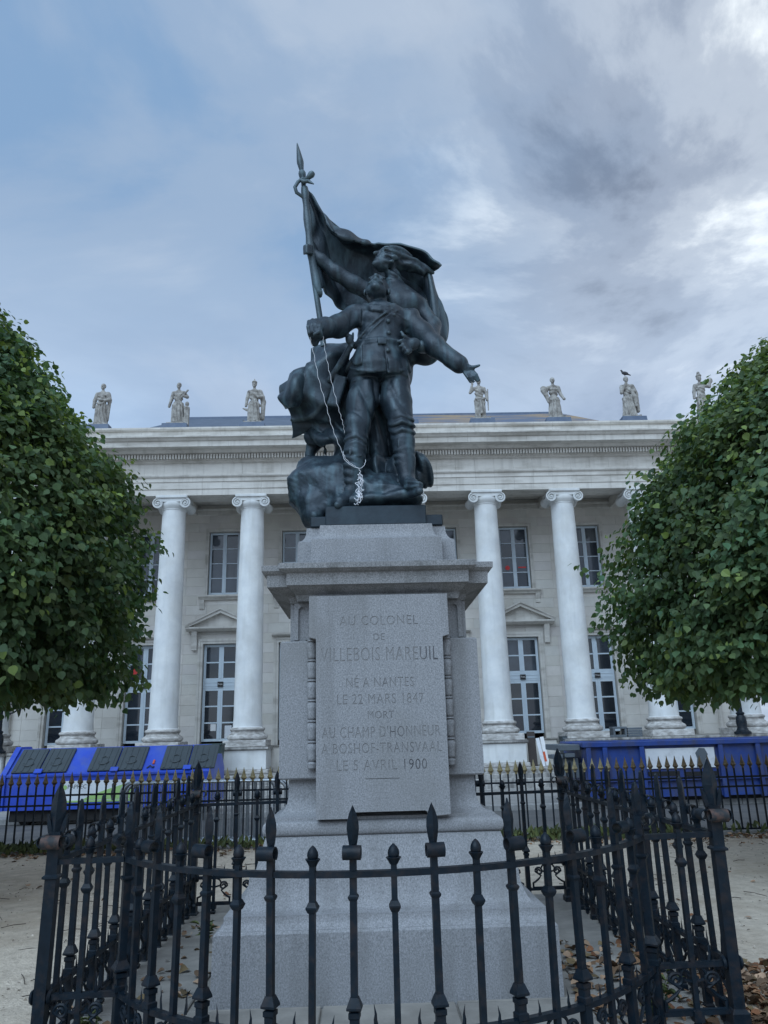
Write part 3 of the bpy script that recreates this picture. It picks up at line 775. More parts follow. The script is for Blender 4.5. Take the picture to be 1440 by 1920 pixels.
for bi,bx in enumerate(BAYX):
    u=link('window',up_me,bld,(bx,yfr,0))
    for a,b,c,d in up_r: pane(u,(a+b)/2,0.0,(c+d)/2,b-a,d-c,random.choice((pane_s,pane_s,pane_c,pane_me)))
    so_=link('surround',sur_u,u,(0,WY-yfr-.001,0)); sl_=link('sill',sill_me,u,(0,WY-yfr-.001,0))
    for s in (-1,1): link('bracket',brk_me,u,(s*.86,WY-yfr-.001,0))
    dd=link('door',dl_me,bld,(bx,yfr,0))
    for a,b,c,d in dl_r: pane(dd,(a+b)/2,0.0,(c+d)/2,b-a,d-c)
    link('surround',sur_d,dd,(0,WY-yfr-.001,0)); link('transom_band',band_me,dd)
    pl=link('sign_plate',plate_me,dd); t=link('lettering',sign_txt,dd,(0,-.102,3.71),rot=(math.pi/2,0,0))
    tt=link('transom_window',tr_me,bld,(bx,yfr,0))
    for a,b,c,d in tr_r: pane(tt,(a+b)/2,0.0,(c+d)/2,b-a,d-c,random.choice((pane_s,pane_me,pane_me)))
    if bi%2==0:
        pd=link('pediment',cor_me,bld,(bx,WY-.076,0)); link('tympanum',tymp_me,pd); link('raking_cornice',rake_me,pd)
        for s in (-1,1): link('bracket',brk2_me,pd,(s*1.1,0,0))
    else: link('door_cornice',flat_me,bld,(bx,WY-.0755,0))
    if bi==6:
        dsc=MB().lathe([(.10,0),(.10,.003)],n=20); dsc.xf(Matrix.Rotation(math.pi/2,4,'X')); dsc.build('red_sticker','red_print',u,loc=(-.31,-.012,8.38))
        MB().box(-.17,.17,-.015,-.012,8.36,8.42).build('red_sticker','red_print',u,loc=(.33,0,0))
    if bi==1:
        dsc=MB().lathe([(.12,0),(.12,.003)],n=20); dsc.xf(Matrix.Rotation(math.pi/2,4,'X')); dsc.build('red_sticker','red_print',tt,loc=(.08-.5,-.012,4.30))
    if bi==2:
        MB().box(-.11,.11,-.014,-.011,1.85,2.12).build('paper_notice','white_print',dd,loc=(.10-.35,0,0))
        MB().box(-.14,.14,-.014,-.011,1.55,2.05).build('paper_notice','poster',dd,loc=(.36,0,0))
# downpipes
for x in (-14.55+.02,14.52):
    MB().tube([(x,WY-.14,1.25),(x,WY-.14,10.9)],.075,10).tube([(x,WY-.14,2.6),(x,WY-.14,2.75)],.092,10).build('downpipe','limestone_trim',bld,30)
# roof
rf=MB(); E0,E1,EY=-11.05,12.35,30.25; RL,RRt,RY,RZ=-8.75,10.05,36.0,17.0
rf.add([(E0,EY,13.66),(.2,EY,13.66),(.2,RY,RZ),(RL,RY,RZ),(E0,48,13.66),(RL,42,RZ)],[(0,1,2,3),(4,0,3,5)])
rfo=rf.build('roof','slate',bld)
rf=MB(); rf.add([(.2,EY,13.66),(E1,EY,13.66),(RRt,RY,RZ),(.2,RY,RZ),(E1,48,13.66),(RRt,42,RZ)],[(0,1,2,3),(1,4,5,2)])
rf.build('lichen_roof_slope','slate_lichen',bld)
MB().add([(RL,RY,RZ),(RRt,RY,RZ),(RRt,42,RZ),(RL,42,RZ)],[(0,1,2,3)]).build('roof_top','slate',bld)
MB().tube([(RL,RY,RZ),(RRt,RY,RZ)],.09,6).build('ridge','lead',bld)
MB().box(X0,X1,30.0,58,13.2,13.64).build('roof_deck','lead',bld)
for x in COLX:
    MB().add([(x-.52,29.2,13.672),(x+.52,29.2,13.672),(x+.62,30.4,13.672),(x-.62,30.4,13.672),(x-.50,29.22,13.93),(x+.50,29.22,13.93),(x+.50,30.2,13.93),(x-.50,30.2,13.93)],
       [(0,3,2,1),(4,5,6,7),(0,1,5,4),(1,2,6,5),(2,3,7,6),(3,0,4,7)]).build('statue_plinth','lead',bld)
# ================================================================ the monument: granite pedestal
MX, MY = 0.093, 6.45
ped=thing('monument_pedestal','tall grey granite pedestal carved with an inscription, standing inside the iron railing','pedestal',(MX,MY,0))
def sq(levels, name, mat, smooth=None, parent=ped):
    m=MB(); m.rings([[(-w,-w,z),(w,-w,z),(w,w,z),(-w,w,z)] for w,z in levels]); return m.build(name,mat,parent,smooth)
def cross(levels, name, mat, smooth=None, parent=ped):
    m=MB(); rs=[]
    for w,c,p,z in levels:
        r=[]
        for k in range(4):
            a=k*math.pi/2; ca,sa=round(math.cos(a)),round(math.sin(a))
            pp=p if k%2==0 else .0004
            for x,y in ((-w,-w),(-c,-w),(-c,-w-pp),(c,-w-pp),(c,-w)): r.append((x*ca-y*sa,x*sa+y*ca,z))
        rs.append(r)
    m.rings(rs); return m.build(name,mat,parent,smooth)
sq([(1.09,-.06),(1.085,.405),(1.072,.42)],'base_block','granite')
lv=[(1.062,.4205),(1.035,.452),(1.03,.458),(1.03,.50),(1.012,.503)]
for t in np.linspace(.12,1,9): lv.append((.893+.112*(1-math.sin(t*math.pi/2)),.503+.205*(1-math.cos(t*math.pi/2))))
sq(lv,'stepped_course','granite',50)
sq([(.872,.7085),(.865,.712),(.803,.932),(.798,.936)],'middle_block','granite')
lv=[(.79,.9365)]+[(.795+.028*math.cos(a),.985+.047*math.sin(a)) for a in np.linspace(-1.5,1.5,9)]+[(.775,1.034),(.775,1.052)]
for t in np.linspace(.15,1,8): lv.append((.663+.105*(1-math.sin(t*math.pi/2)),1.055+.135*(1-math.cos(t*math.pi/2))))
lv+=[(.660,1.299)]
sq(lv,'moulded_course','granite',50)
sq([(.715,1.2995),(.725,1.31),(.725,2.256),(.715,2.266)],'die_block','granite')
sq([(.642,2.2665),(.638,2.60)],'upper_die','granite')
# arched grooves on the upper die
for k in range(4):
    for s in (-1,1):
        x0,x1=.515,.632; gx0,gx1=.545,.600
        pts=[(x0,2.28),(x0,2.555),(x1,2.555),(x1,2.28),(gx1,2.28),(gx1,2.50)]
        pts+=[((gx0+gx1)/2+(gx1-gx0)/2*math.cos(a),2.50+.028*math.sin(a)) for a in np.linspace(0,math.pi,8)]+[(gx0,2.28)]
        m=MB().prism([(s*x,z) for x,z in pts],-.662,-.6405); m.xf(Matrix.Rotation(k*math.pi/2,4,'Z')); m.build('arched_frame','granite',ped)
cross([(.660,.60,.10,2.556),(.672,.615,.10,2.60),(.70,.62,.095,2.612),(.785,.655,.075,2.648),(.818,.668,.07,2.655),(.823,.67,.07,2.742),(.838,.70,.08,2.75),(.858,.722,.09,2.768),(.860,.724,.09,2.806),(.845,.71,.09,2.812),(.62,.52,.09,2.848)],'cornice','granite_dirty')
lv=[(.615,.505,.085,2.849),(.612,.503,.085,3.045)]
for t in np.linspace(0.1,1,7):
    q=math.sin(t*math.pi/2); e=1-math.cos(t*math.pi/2); lv.append((.612-.062*q,.503-.062*q,.085,3.05+.10*e))
lv.append((.548,.438,.085,3.172))
cross(lv,'top_block','granite',40)
# inscription panel on the front, letters cut into the stone
FY=-.87
pz=lambda py: at(712,py,MY+FY)[2]
zb,zt=1.047,2.573
poly=[(-.455,zb),(-.21,zb),(-.205,zb+.034),(-.195,zb+.040),(.285,zb+.040),(.30,zb+.034),(.31,zb),(.46,zb+.012),(.458,2.262),(.505,2.275),(.505,zt),(-.505,zt),(-.505,2.275),(-.455,2.262)]
pm=MB().prism(poly,FY,-.70)
panel=pm.build('inscription_panel','granite',ped)
def px_w(p): return p*.00366
rows=[('AU COLONEL',1163,155,.068),('DE',1194,22,.050),('VILLEBOIS MAREUIL',1226,229,.098),('NÉ A NANTES',1279,131,.068),('LE 22 MARS 1847',1310,167,.070),
      ('MORT',1340,50,.052),("AU CHAMP D'HONNEUR",1372,226,.074),('A BOSHOF-TRANSVAAL',1402,228,.070),('LE 5 AVRIL 1900',1434,170,.070)]
cut=MB(); letter_meshes=[]
def text_raw(body,h,w):
    cu=bpy.data.curves.new('t','FONT'); cu.body=body; cu.size=1.0; cu.align_x='CENTER'; cu.resolution_u=3; cu.offset=-.005; cu.space_character=1.12
    o=bpy.data.objects.new('t',cu); COL.objects.link(o); dg=bpy.context.evaluated_depsgraph_get(); dg.update()
    me=bpy.data.meshes.new_from_object(o.evaluated_get(dg)); bpy.data.objects.remove(o,do_unlink=True)
    co=np.array([v.co for v in me.vertices]); caps=.70
    lo,hi=co.min(0),co.max(0); sx=w/(hi[0]-lo[0]); sz=h/caps
    co[:,0]=(co[:,0]-(lo[0]+hi[0])/2)*sx; co[:,1]=(co[:,1]-caps/2)*sz
    fs=[tuple(p.vertices) for p in me.polygons]; return co,fs
def solid_from(co,fs,z0,y0,y1):
    """flat glyph faces made into a closed block between y0 and y1"""
    V=[]; F=[]; n=len(co)
    V=[(x,y0,z+z0) for x,z,_ in co]+[(x,y1,z+z0) for x,z,_ in co]
    cnt={}
    for f in fs:
        F.append(tuple(f)); F.append(tuple(i+n for i in f[::-1]))
        for a,b in zip(f,f[1:]+f[:1]): cnt[(a,b)]=1
    for a,b in cnt:
        if (b,a) not in cnt: F.append((b,a,a+n,b+n))
    return V,F
for body,py,w,h in rows:
    co,fs=text_raw(body,h,px_w(w)); z0=pz(py)
    V,F=solid_from(co,fs,z0,FY-.02,FY+.0042); cut.add(V,F); letter_meshes.append((co,fs,z0))
zl=pz(1460); cut.box(-.115,.118,FY-.02,FY+.006,zl-.003,zl+.003)
try:
    co_=cut.build('cutter','granite'); co_.location=(MX,MY,0)
    md=panel.modifiers.new('cut','BOOLEAN'); md.operation='DIFFERENCE'; md.object=co_; md.solver='EXACT'
    bpy.context.view_layer.update(); dg=bpy.context.evaluated_depsgraph_get(); dg.update()
    nm=bpy.data.meshes.new_from_object(panel.evaluated_get(dg)); panel.modifiers.clear()
    if len(nm.polygons)>200: panel.data=nm
    bpy.data.objects.remove(co_,do_unlink=True)
except Exception as e: print('carving failed',e)
for co,fs,z0 in letter_meshes:      # patchily darker face at the bottom of each cut letter
    par=list(range(len(co)))
    def find(i):
        while par[i]!=i: par[i]=par[par[i]]; i=par[i]
        return i
    for f in fs:
        for i in f[1:]: par[find(i)]=find(f[0])
    comp={}
    for f in fs: comp.setdefault(find(f[0]),[]).append(f)
    for fl_ in comp.values():
        ids_=sorted({i for f in fl_ for i in f}); mp_={i:k for k,i in enumerate(ids_)}
        me=bpy.data.meshes.new('letter'); me.from_pydata([(co[i][0],FY+.0040,co[i][1]+z0) for i in ids_],[],[tuple(mp_[i] for i in f) for f in fl_]); me.materials.append(MAT['granite_letter'])
        link('letter',me,panel)
# garlands of bell flowers beside the panel
bell=MB().lathe([(.018,.070),(.034,.066),(.036,.058),(.022,.052),(.030,.046),(.038,.030),(.036,.0),(.030,-.03),(.034,-.056),(.028,-.066),(.02,-.072)],n=10)
bell_me=bell.mesh('bell_flower','granite',45)
for s in (-1,1):
    for i in range(6): link('bell_flower',bell_me,ped,(s*.492,-.752,2.20-.142*i),rot=(0,0,i*.6))
    MB().lathe([(.0,-.04),(.03,-.02),(.034,.01),(.01,.03)],(s*.492,-.755,1.395),10).build('bud','granite',ped,40)

# ================================================================ the bronze group
stat=thing('bronze_statue_group','dark bronze group on the pedestal: officer with arms spread, woman behind him holding a flag','statue',(MX,MY,3.175))
PINV=Matrix.Translation((-MX,-MY,-3.175))
def wlink(name,me,parent=stat,inv=PINV):
    o=link(name,me,parent); o.matrix_parent_inverse=inv; return o
P=at
def hand(S, w, d, n, s=1.0, curl=(.5,.5,.5,.5), thumb=(1,.3), spread=.12, flip=1):
    """palm and five fingers; w wrist, d hand direction, n palm normal"""
    d=np.array(d,float); d/=np.linalg.norm(d); n=np.array(n,float); n-=d*(n@d); n/=np.linalg.norm(n); r=np.cross(d,n)*flip
    R=np.stack([r,d,n],1)
    S.box(w+d*.05*s,(.043*s,.052*s,.018*s),R,.014*s,.015)
    for i,(off,L,cu) in enumerate(zip((-.032,-.011,.011,.032),(.075,.085,.08,.062),curl)):
        a=w+d*.095*s+r*off*s; dd=d+r*off*spread*20*.2; q=[a]
        for j in range(3):
            ang=cu*(j+1)*.8; v=dd*math.cos(ang)+n*math.sin(ang); v/=np.linalg.norm(v); a=a+v*L*s*(.42,.33,.25)[j]; q.append(a)
        S.chain(q,[.0125*s,.012*s,.0105*s,.009*s],.006)
    a=w+d*.03*s-r*.036*s; v=(-r*thumb[0]+d*.7+n*thumb[1]); v/=np.linalg.norm(v)
    b=a+v*.045*s; c=b+(v*.6+d*.5)*.035*s
    S.chain([a,b,c],[.017*s,.0135*s,.010*s],.012)
def head(S, c, R, s=1.0, k=.012, hair='short', moustache=False):
    c=np.array(c); L=lambda x,y,z: c+R@(np.array([x,y,z])*s)
    S.ell(L(0,-.012,.03),np.array((.080,.102,.098))*s,R,k); S.ell(L(0,.032,-.045),np.array((.062,.068,.083))*s,R,.03)
    S.ell(L(0,.072,-.108),np.array((.030,.028,.024))*s,R,.02)
    for x in (-1,1):
        S.ell(L(x*.052,.02,-.07),np.array((.018,.04,.03))*s,R,.03)
        S.ell(L(x*.034,.108,.006),np.array((.022,.024,.014))*s,R,.008,sub=True)
        S.ell(L(x*.034,.084,.005),np.array((.015,.014,.012))*s,R,.004)
        S.cap(L(x*.012,.098,.028),L(x*.052,.082,.026),.011*s,.009*s,.012)
        S.ell(L(x*.086,-.005,-.012),np.array((.012,.022,.034))*s,R,.008)
    S.cap(L(0,.096,.018),L(0,.124,-.034),.010*s,.017*s,.012)
    S.cap(L(-.022,.094,-.074),L(.022,.094,-.074),.008*s,None,.006)
    if moustache:
        for x in (-1,1): S.cap(L(0,.108,-.056),L(x*.050,.082,-.070),.015*s,.007*s,.008)
    if hair=='short': S.ell(L(0,-.026,.044),np.array((.088,.102,.092))*s,R,.008)
    if hair=='bun':
        S.ell(L(0,-.03,.04),np.array((.094,.108,.098))*s,R,.01); S.ell(L(0,-.13,.03),np.array((.05,.045,.045))*s,R,.02)

# ---- officer
S=SDF((-.62,5.45,3.2),(1.12,6.62,5.72),.0095)
S.ell(P(716,610,6.13),(.215,.165,.20)); S.chain([P(668,591,6.12),P(716,589,6.15),P(764,598,6.14)],[.085,.095,.085],.06)
S.ell(P(714,642,6.12),(.185,.148,.15),None,.07)
S.cap(P(713,640,6.12),P(712,696,6.12),.182,.282,.03,sy=.80)
zh=P(705,698,5.93)[2]
S.box((.2,6.1,zh-.25),(.6,.6,.25),None,.002,.006,sub=True)
zbelt=P(714,640,5.97)[2]
S.disp(lambda q:-.008*ridge(q[:,2]*46+q[:,0]*22+7*vnoise(q*3.2,1))*np.clip(vnoise(q*3.4,60)*1.6+.35,0,1)+.006*vnoise(q*np.array([13,13,18],np.float32),2)-.005*np.clip((zbelt-q[:,2])*5,0,1)*ridge(np.arctan2(q[:,1]-6.12,q[:,0]-.17)*9+3*vnoise(q*3,3)),.05)
# arms
ra=[P(664,592,6.12),P(634,612,5.97),P(607,616,5.77)]
S.chain(ra,[.092,.094,.084],.05); S.cap(P(610,614,5.79),P(604,617,5.755),.091,.089,.005)
la=[P(768,600,6.13),P(792,625,6.09),P(816,650,6.05),P(858,681,5.98)]
S.chain(la,[.092,.092,.086,.072],.05); S.cap(P(845,672,6.0),P(861,683,5.975),.081,.080,.005)
S.disp(lambda q:-.014*ridge(q[:,0]*62-q[:,2]*30+q[:,1]*20+6*vnoise(q*5,5))*np.clip(vnoise(q*4,6)*2.2+.55,0,1),.04,(-.6,5.4,4.6),(.01,6.2,5.6))
S.disp(lambda q:-.011*ridge(q[:,0]*46-q[:,2]*30+q[:,1]*25+9*vnoise(q*4,7))*np.clip(vnoise(q*4.5,8)*2.4+.25,0,1),.04,(.40,5.7,4.55),(.93,6.3,5.6))
# right fist
fc=P(591,619,5.70); S.ell(fc,(.068,.085,.082),None,.01)
for i,(x,y) in enumerate(((579,603),(586,600),(593,600),(600,602))):
    S.chain([P(x,y,5.70),P(x-1,y+10,5.625),P(x+1,y+22,5.625),P(x+3,y+28,5.66)],[.017,.0175,.0165,.015],.004)
S.chain([P(604,612,5.68),P(598,622,5.615),P(589,627,5.605)],[.018,.017,.014],.004)
S.cap(P(592,628,5.70),P(590,642,5.74),.055,.035,.03)
# left hand, open
S.cap(P(855,680,5.98),P(874,691,5.955),.042,.040,.02)
S.box(P(878,692,5.95),(.052,.02,.034),roty(R_(18)),.018,.02)
for a,b,c_ in (((884,693),(893,702),(899,713)),((880,697),(889,706),(895,715)),((876,699),(883,708),(888,716)),((871,699),(877,708),(882,717))):
    S.chain([P(*a,5.94),P(*b,5.92),P(*c_,5.93)],[.0155,.014,.011],.005)
S.chain([P(874,687,5.95),P(887,689,5.92),P(899,685,5.90)],[.019,.016,.012],.010)
# trousers
rl=[P(688,694,6.14),P(680,748,6.08),P(670,798,6.02),P(667,836,6.0)]
ll=[P(740,694,6.14),P(744,752,6.07),P(752,798,6.01),P(756,824,6.0)]
for q_,rr_ in ((rl,[.128,.126,.104,.092]),(ll,[.130,.126,.104,.092])):
    S.cap(q_[0],q_[1],rr_[0],rr_[1],.006); S.cap(q_[1],q_[2],rr_[1],rr_[2],.03); S.cap(q_[2],q_[3],rr_[2],rr_[3],.03)
S.ell(P(714,706,6.16),(.15,.10,.10),None,.05)
zk=P(670,812,6.0)[2]; xl,xr=P(668,812,6.0)[0],P(753,812,6.0)[0]
def legfold(q):
    xc=np.where(q[:,0]<(xl+xr)/2,xl,xr); env=np.exp(-((q[:,2]-zk)/.13)**2)
    kn=-.020*env*ridge((q[:,2]+.45*np.abs(q[:,0]-xc)*1.0)*88+7*vnoise(q*4.5,9)+q[:,0]*16)*np.clip(.5+.9*vnoise(q*5,62),0,1)
    th=-.013*(1-env)*ridge(q[:,0]*34+q[:,2]*13+q[:,1]*20+5*vnoise(q*2.6,10))*np.clip(vnoise(q*3,63)*2+.6,0,1)
    return np.where(q[:,2]<zh-.035,1,0)*(kn+th+.004*vnoise(q*16,61))
S.disp(legfold,.05,(-.4,5.6,3.78),(.8,6.5,4.62))
# boots
rb=[P(666,846,6.0),P(664,880,6.0),P(662,914,6.0)]
S.chain(rb,[.089,.086,.062],.004); S.cap(P(666,842,6.0),P(666,849,6.0),.096,.095,.003)
def shoe(pts,rad,sole):
    S.chain(pts,rad,.02); S.chain(sole,[.030,.034,.030],.003)
shoe([P(663,918,6.02),P(652,934,5.96),P(637,940,5.87)],[.064,.055,.040],[P(664,946,6.03),P(650,947,5.94),P(633,947,5.84)])
lb=[P(757,832,6.0),P(760,868,5.98),P(763,894,5.95)]
S.chain(lb,[.089,.086,.066],.004); S.cap(P(757,827,6.0),P(757,835,6.0),.096,.095,.003)
shoe([P(763,900,5.95),P(772,911,5.87),P(784,913,5.76)],[.066,.056,.042],[P(757,930,5.98),P(772,927,5.84),P(787,921,5.72)])
S.cap(P(758,915,6.0),P(757,930,6.0),.05,.045,.02)
S.disp(lambda q:-.010*ridge(q[:,2]*100+q[:,0]*30+5*vnoise(q*5,12))*np.clip(vnoise(q*5,13)*2+.3,0,1),.03,(-.3,5.6,3.44),(.8,6.3,3.86))
# head thrown back
Rh=frame((-.05,-.80,.60),(.10,.60,.79)); hc=P(707,545,6.15)
S.cap(hc+np.array([.01,.04,-.03]),P(712,582,6.15),.074,.084,.02)
head(S,hc,Rh,1.26,.008,'short',True)
S.chain([P(684,572,6.06),P(697,576,5.995),P(712,577,5.98),P(727,576,5.995),P(740,573,6.06)],.022,.004)
S.chain([P(686,577,6.05),P(699,581,5.985),P(712,582,5.97),P(727,581,5.985),P(741,578,6.05)],.020,.006)
# belt, buttons, strap, seams
bl=[(666,646),(680,641),(696,638),(712,637),(728,638),(744,641),(760,647)]
S.chain([S.front(x,y,off=.006) for x,y in bl],.025,.002); S.chain([S.front(x,y+5,off=.012) for x,y in bl],.022,.002); S.box(S.front(716,639,off=-.010),(.038,.012,.032),None,.004,.002)
for x,y in ((724,586),(728,602),(729,624),(727,657)): S.ell(S.front(x,y,off=-.006),(.021,.018,.021),None,.001)
S.ell(S.front(739,590,off=-.002),(.017,.012,.017),None,.001)
st=[(736,580),(722,587),(706,599),(690,614),(676,631),(665,650)]
S.chain([S.front(x,y,off=.0) for x,y in st],.012,.001); S.chain([S.front(x+10,y+2,off=.0) for x,y in st],.010,.001)
S.chain([S.front(x,y,off=-.002) for x,y in ((722,594),(724,615),(723,634))],.008,.001,sub=True)
S.chain([S.front(x,y,off=-.004) for x,y in ((722,650),(724,670),(727,694))],.011,.001,sub=True)
S.chain([S.front(x,y,off=.002) for x,y in ((742,588),(752,593),(764,601))],.009,.001)
S.chain([S.front(x,y,off=.0) for x,y in ((658,690),(672,694),(690,696),(722,699))],.013,.003); S.chain([S.front(x,y,off=.0) for x,y in ((729,698),(752,694),(770,697))],.013,.003)
for x,y in ((664,848),(755,833)): S.box(S.front(x-8,y-2,off=-.004),(.009,.010,.032),None,.003,.001); S.chain([S.front(x-16,y+6,off=.002),S.front(x,y+8,off=.0),S.front(x+14,y+6,off=.002)],.008,.001)
# scabbard and case at the hip
S.chain([P(660,645,6.02),P(640,680,6.06),P(618,712,6.12)],[.028,.030,.026],.01); S.ell(P(655,636,6.0),(.036,.03,.05),None,.01); S.cap(P(662,625,6.03),P(660,650,6.0),.012,None,.004)
S.box(P(632,735,6.12),(.055,.04,.15),roty(R_(16)),.02,.01)
officer=wlink('officer',S.mesh('officer','bronze'))
OFF=S

# ---- woman behind him
W=SDF((-.85,5.75,3.2),(1.02,7.0,6.1),.0135)
W.ell(P(746,578,6.42),(.215,.16,.20)); W.chain([P(704,556,6.44),P(745,552,6.46),P(784,574,6.42)],[.085,.10,.09],.08)
W.ell(P(772,566,6.34),(.085,.075,.085),None,.05); W.ell(P(738,572,6.34),(.085,.075,.085),None,.05)
W.cap(P(736,516,6.44),P(742,552,6.45),.064,.075,.05)
Rw=frame((-.72,-.42,.50),(.45,.1,.85)); wc=P(729,490,6.42); head(W,wc,Rw,1.22,.01,'none')
W.ell(P(733,482,6.46),(.105,.12,.10),None,.03); W.chain([P(727,478,6.44),P(748,482,6.45),P(772,496,6.45),P(795,507,6.46),P(812,511,6.48)],[.078,.080,.060,.036,.012],.04)
W.disp(lambda q:-.012*ridge(q[:,2]*85+q[:,0]*25+5*vnoise(q*7,20))-.006*vnoise(q*18,64),.05,(.24,6.2,5.72),(.9,6.9,6.1))
W.chain([P(702,553,6.44),P(664,533,6.42),P(630,511,6.40),P(602,488,6.38),P(584,471,6.37)],[.080,.075,.068,.058,.042],.04)
W.ell(P(577,468,6.34),(.045,.05,.05),None,.01)
for i in range(4):
    y=461+i*4.6; W.chain([P(585,y,6.30),P(575,y-1,6.27),P(570,y+1,6.33)],[.014,.015,.013],.005)
W.chain([P(787,577,6.40),P(812,610,6.34),P(812,640,6.22),P(794,650,6.08)],[.08,.07,.062,.05],.04); W.cap(P(800,650,6.12),P(790,650,6.06),.062,.058,.01)
W.ell(P(773,645,5.965),(.075,.042,.058),roty(R_(-14)),.02)
for a,b,c_ in (((764,636),(757,630),(752,622)),((762,642),(753,639),(745,641)),((763,648),(756,647),(749,650)),((766,653),(760,653),(755,656)),((770,657),(765,659),(761,662))):
    W.chain([P(*a,5.945),P(*b,5.915),P(*c_,5.925)],[.021,.018,.014],.005)
# dress
W.chain([P(742,610,6.46),P(716,700,6.52),P(690,780,6.52),P(690,850,6.48)],[.20,.27,.30,.34],.06,sy=.75)
W.chain([P(670,745,6.48),P(622,780,6.55),P(594,800,6.60)],[.22,.155,.11],.08)
W.chain([P(610,815,6.55),P(650,825,6.42)],[.06,.08],.05)
W.ell(P(797,655,6.46),(.15,.12,.16),None,.06); W.chain([P(800,640,6.48),P(812,600,6.52)],[.12,.07],.05)
W.ell(P(786,888,6.36),(.085,.14,.16),None,.03); W.chain([P(740,880,6.2),P(700,880,6.22)],[.10,.10],.06); W.ell(P(735,890,6.2),(.18,.12,.05),None,.04)
W.disp(lambda q:(-.040*ridge(q[:,0]*34+q[:,2]*6+4.5*vnoise(q*2.4,21))-.010*ridge(q[:,0]*70+q[:,2]*20+5*vnoise(q*4,22)))*np.clip((4.75-q[:,2])*3,0,1),.08,(-.9,5.7,3.2),(1.0,7,4.8))
# trailing leg and feet
W.chain([P(604,806,6.58),P(588,835,6.56),P(580,852,6.55)],[.085,.060,.044],.03); W.chain([P(584,860,6.57),P(574,864,6.48),P(562,868,6.42)],[.040,.034,.022],.02)
W.chain([P(744,893,6.12),P(748,905,6.02),P(752,911,5.96)],[.045,.036,.026],.02)
woman=wlink('woman',W.mesh('woman','bronze'))

# ---- rock
Rk=SDF((-.85,5.7,3.2),(.80,7.1,3.98),.014)
Rk.ell(P(583,915,6.38),(.20,.26,.22)); Rk.ell(P(556,918,6.36),(.10,.2,.15),None,.08); Rk.ell(P(640,915,6.42),(.40,.4,.24),None,.14); Rk.ell(P(700,952,6.18),(.40,.33,.09),None,.12); Rk.ell(P(590,955,6.3),(.14,.24,.14),None,.1)
Rk.ell(P(758,940,6.05),(.17,.22,.08),None,.08); Rk.ell(P(700,900,6.6),(.45,.4,.2),None,.1); Rk.ell(P(592,975,6.2),(.08,.2,.08),None,.06)
Rk.ell(P(690,930,6.28),(.42,.36,.16),None,.12); Rk.ell(P(575,880,6.45),(.12,.14,.08),None,.05)
Rk.disp(lambda q:.030*vnoise(q*3.0,30)+.042*np.abs(vnoise(q*5,31))-.0035*ridge(q[:,2]*120+q[:,0]*90+12*vnoise(q*4,33))*np.clip(vnoise(q*3,35)*2+.4,0,1)+.004*vnoise(q*26,34),.12)
Rk.box((0,6.4,3.12),(2,2,.16),None,.01,.01,sub=True)
rock=wlink('rock',Rk.mesh('rock','bronze'))
bs=MB().bbox(-.50,.55,-.57+MY,.55+MY,3.175,3.262,.008); bs.xf(Matrix.Translation((.075,0,0))); wlink('base',bs.mesh('base','bronze_base'))
a=P(610,985,5.845); b=P(800,985,5.845)
bs=MB().bbox(a[0],b[0],5.845,6.9,3.176,3.335,.008); wlink('base_front',bs.mesh('base_front','bronze_base'))

# ---- flag, pole, cloak
tip=P(557,268,6.36); low=P(606,640,6.36); axis=(low-tip)/np.linalg.norm(low-tip)
pm=MB(); base_=P(568.5,338,6.36)
pm.tube([base_,P(580,465,6.36),P(600,597,6.36),P(607,650,6.36)],[.024,.026,.028,.028],10); wlink('flagpole',pm.mesh('flagpole','bronze',40))
fm=MB()
L=np.linalg.norm(tip-P(567,328,6.36)); fr=frame(-axis)
def finial(prof,sy):
    rs=[]
    for t,r in prof:
        c=P(568.5,338,6.36)+(tip-P(568.5,338,6.36))*t
        rs.append([c+fr[:,0]*r*math.cos(a)+fr[:,2]*r*sy*math.sin(a) for a in np.linspace(0,2*math.pi,10,endpoint=False)])
    return rs
fm.rings(finial([(-.02,.030),(.02,.034),(.06,.030),(.10,.042),(.17,.047),(.23,.036),(.25,.026),(.30,.030),(.47,.044),(.52,.042),(.75,.026),(.95,.010),(1.0,.003)],.8))
wlink('spearhead',fm.mesh('spearhead','bronze',50))
lp=MB(); lp.tube([P(568,335,6.33),P(559,341,6.30),P(553,351,6.30),P(556,361,6.30),P(566,368,6.33),P(569,372,6.34)],[.016,.018,.018,.018,.016,.012],8)
lp.tube([P(570,338,6.33),P(577,334,6.30),P(584,327,6.28),P(587,324,6.28)],[.015,.022,.034,.026],8); lp.tube([P(572,338,6.33),P(580,341,6.30),P(588,345,6.28)],[.02,.018,.006],8)
lp.tube([P(562,337,6.32),P(570,341,6.30),P(580,339,6.30)],[.016,.022,.016],8)
wlink('ribbon_bow',lp.mesh('ribbon_bow','bronze',60))
def G(rows): return [[P(*q) for q in r] for r in rows]
flag=[[(570,346,6.36),(588,368,6.38),(612,405,6.42),(648,435,6.48),(695,457,6.52),(740,455,6.48),(795,471,6.42),(827,499,6.40)],
      [(574,385,6.37),(595,410,6.46),(622,445,6.54),(655,468,6.62),(700,480,6.66),(745,482,6.64),(790,492,6.58),(822,504,6.50)],
      [(580,440,6.38),(603,470,6.50),(630,498,6.62),(660,512,6.70),(702,520,6.74),(748,522,6.74),(785,522,6.68),(808,514,6.58)],
      [(590,500,6.38),(607,512,6.48),(628,538,6.60),(660,550,6.70),(705,552,6.76),(750,550,6.74),(785,546,6.66),(804,545,6.58)],
      [(597,548,6.38),(608,541,6.44),(619,560,6.54),(640,582,6.64),(700,590,6.70),(745,590,6.70),(778,568,6.62),(797,566,6.56)]]
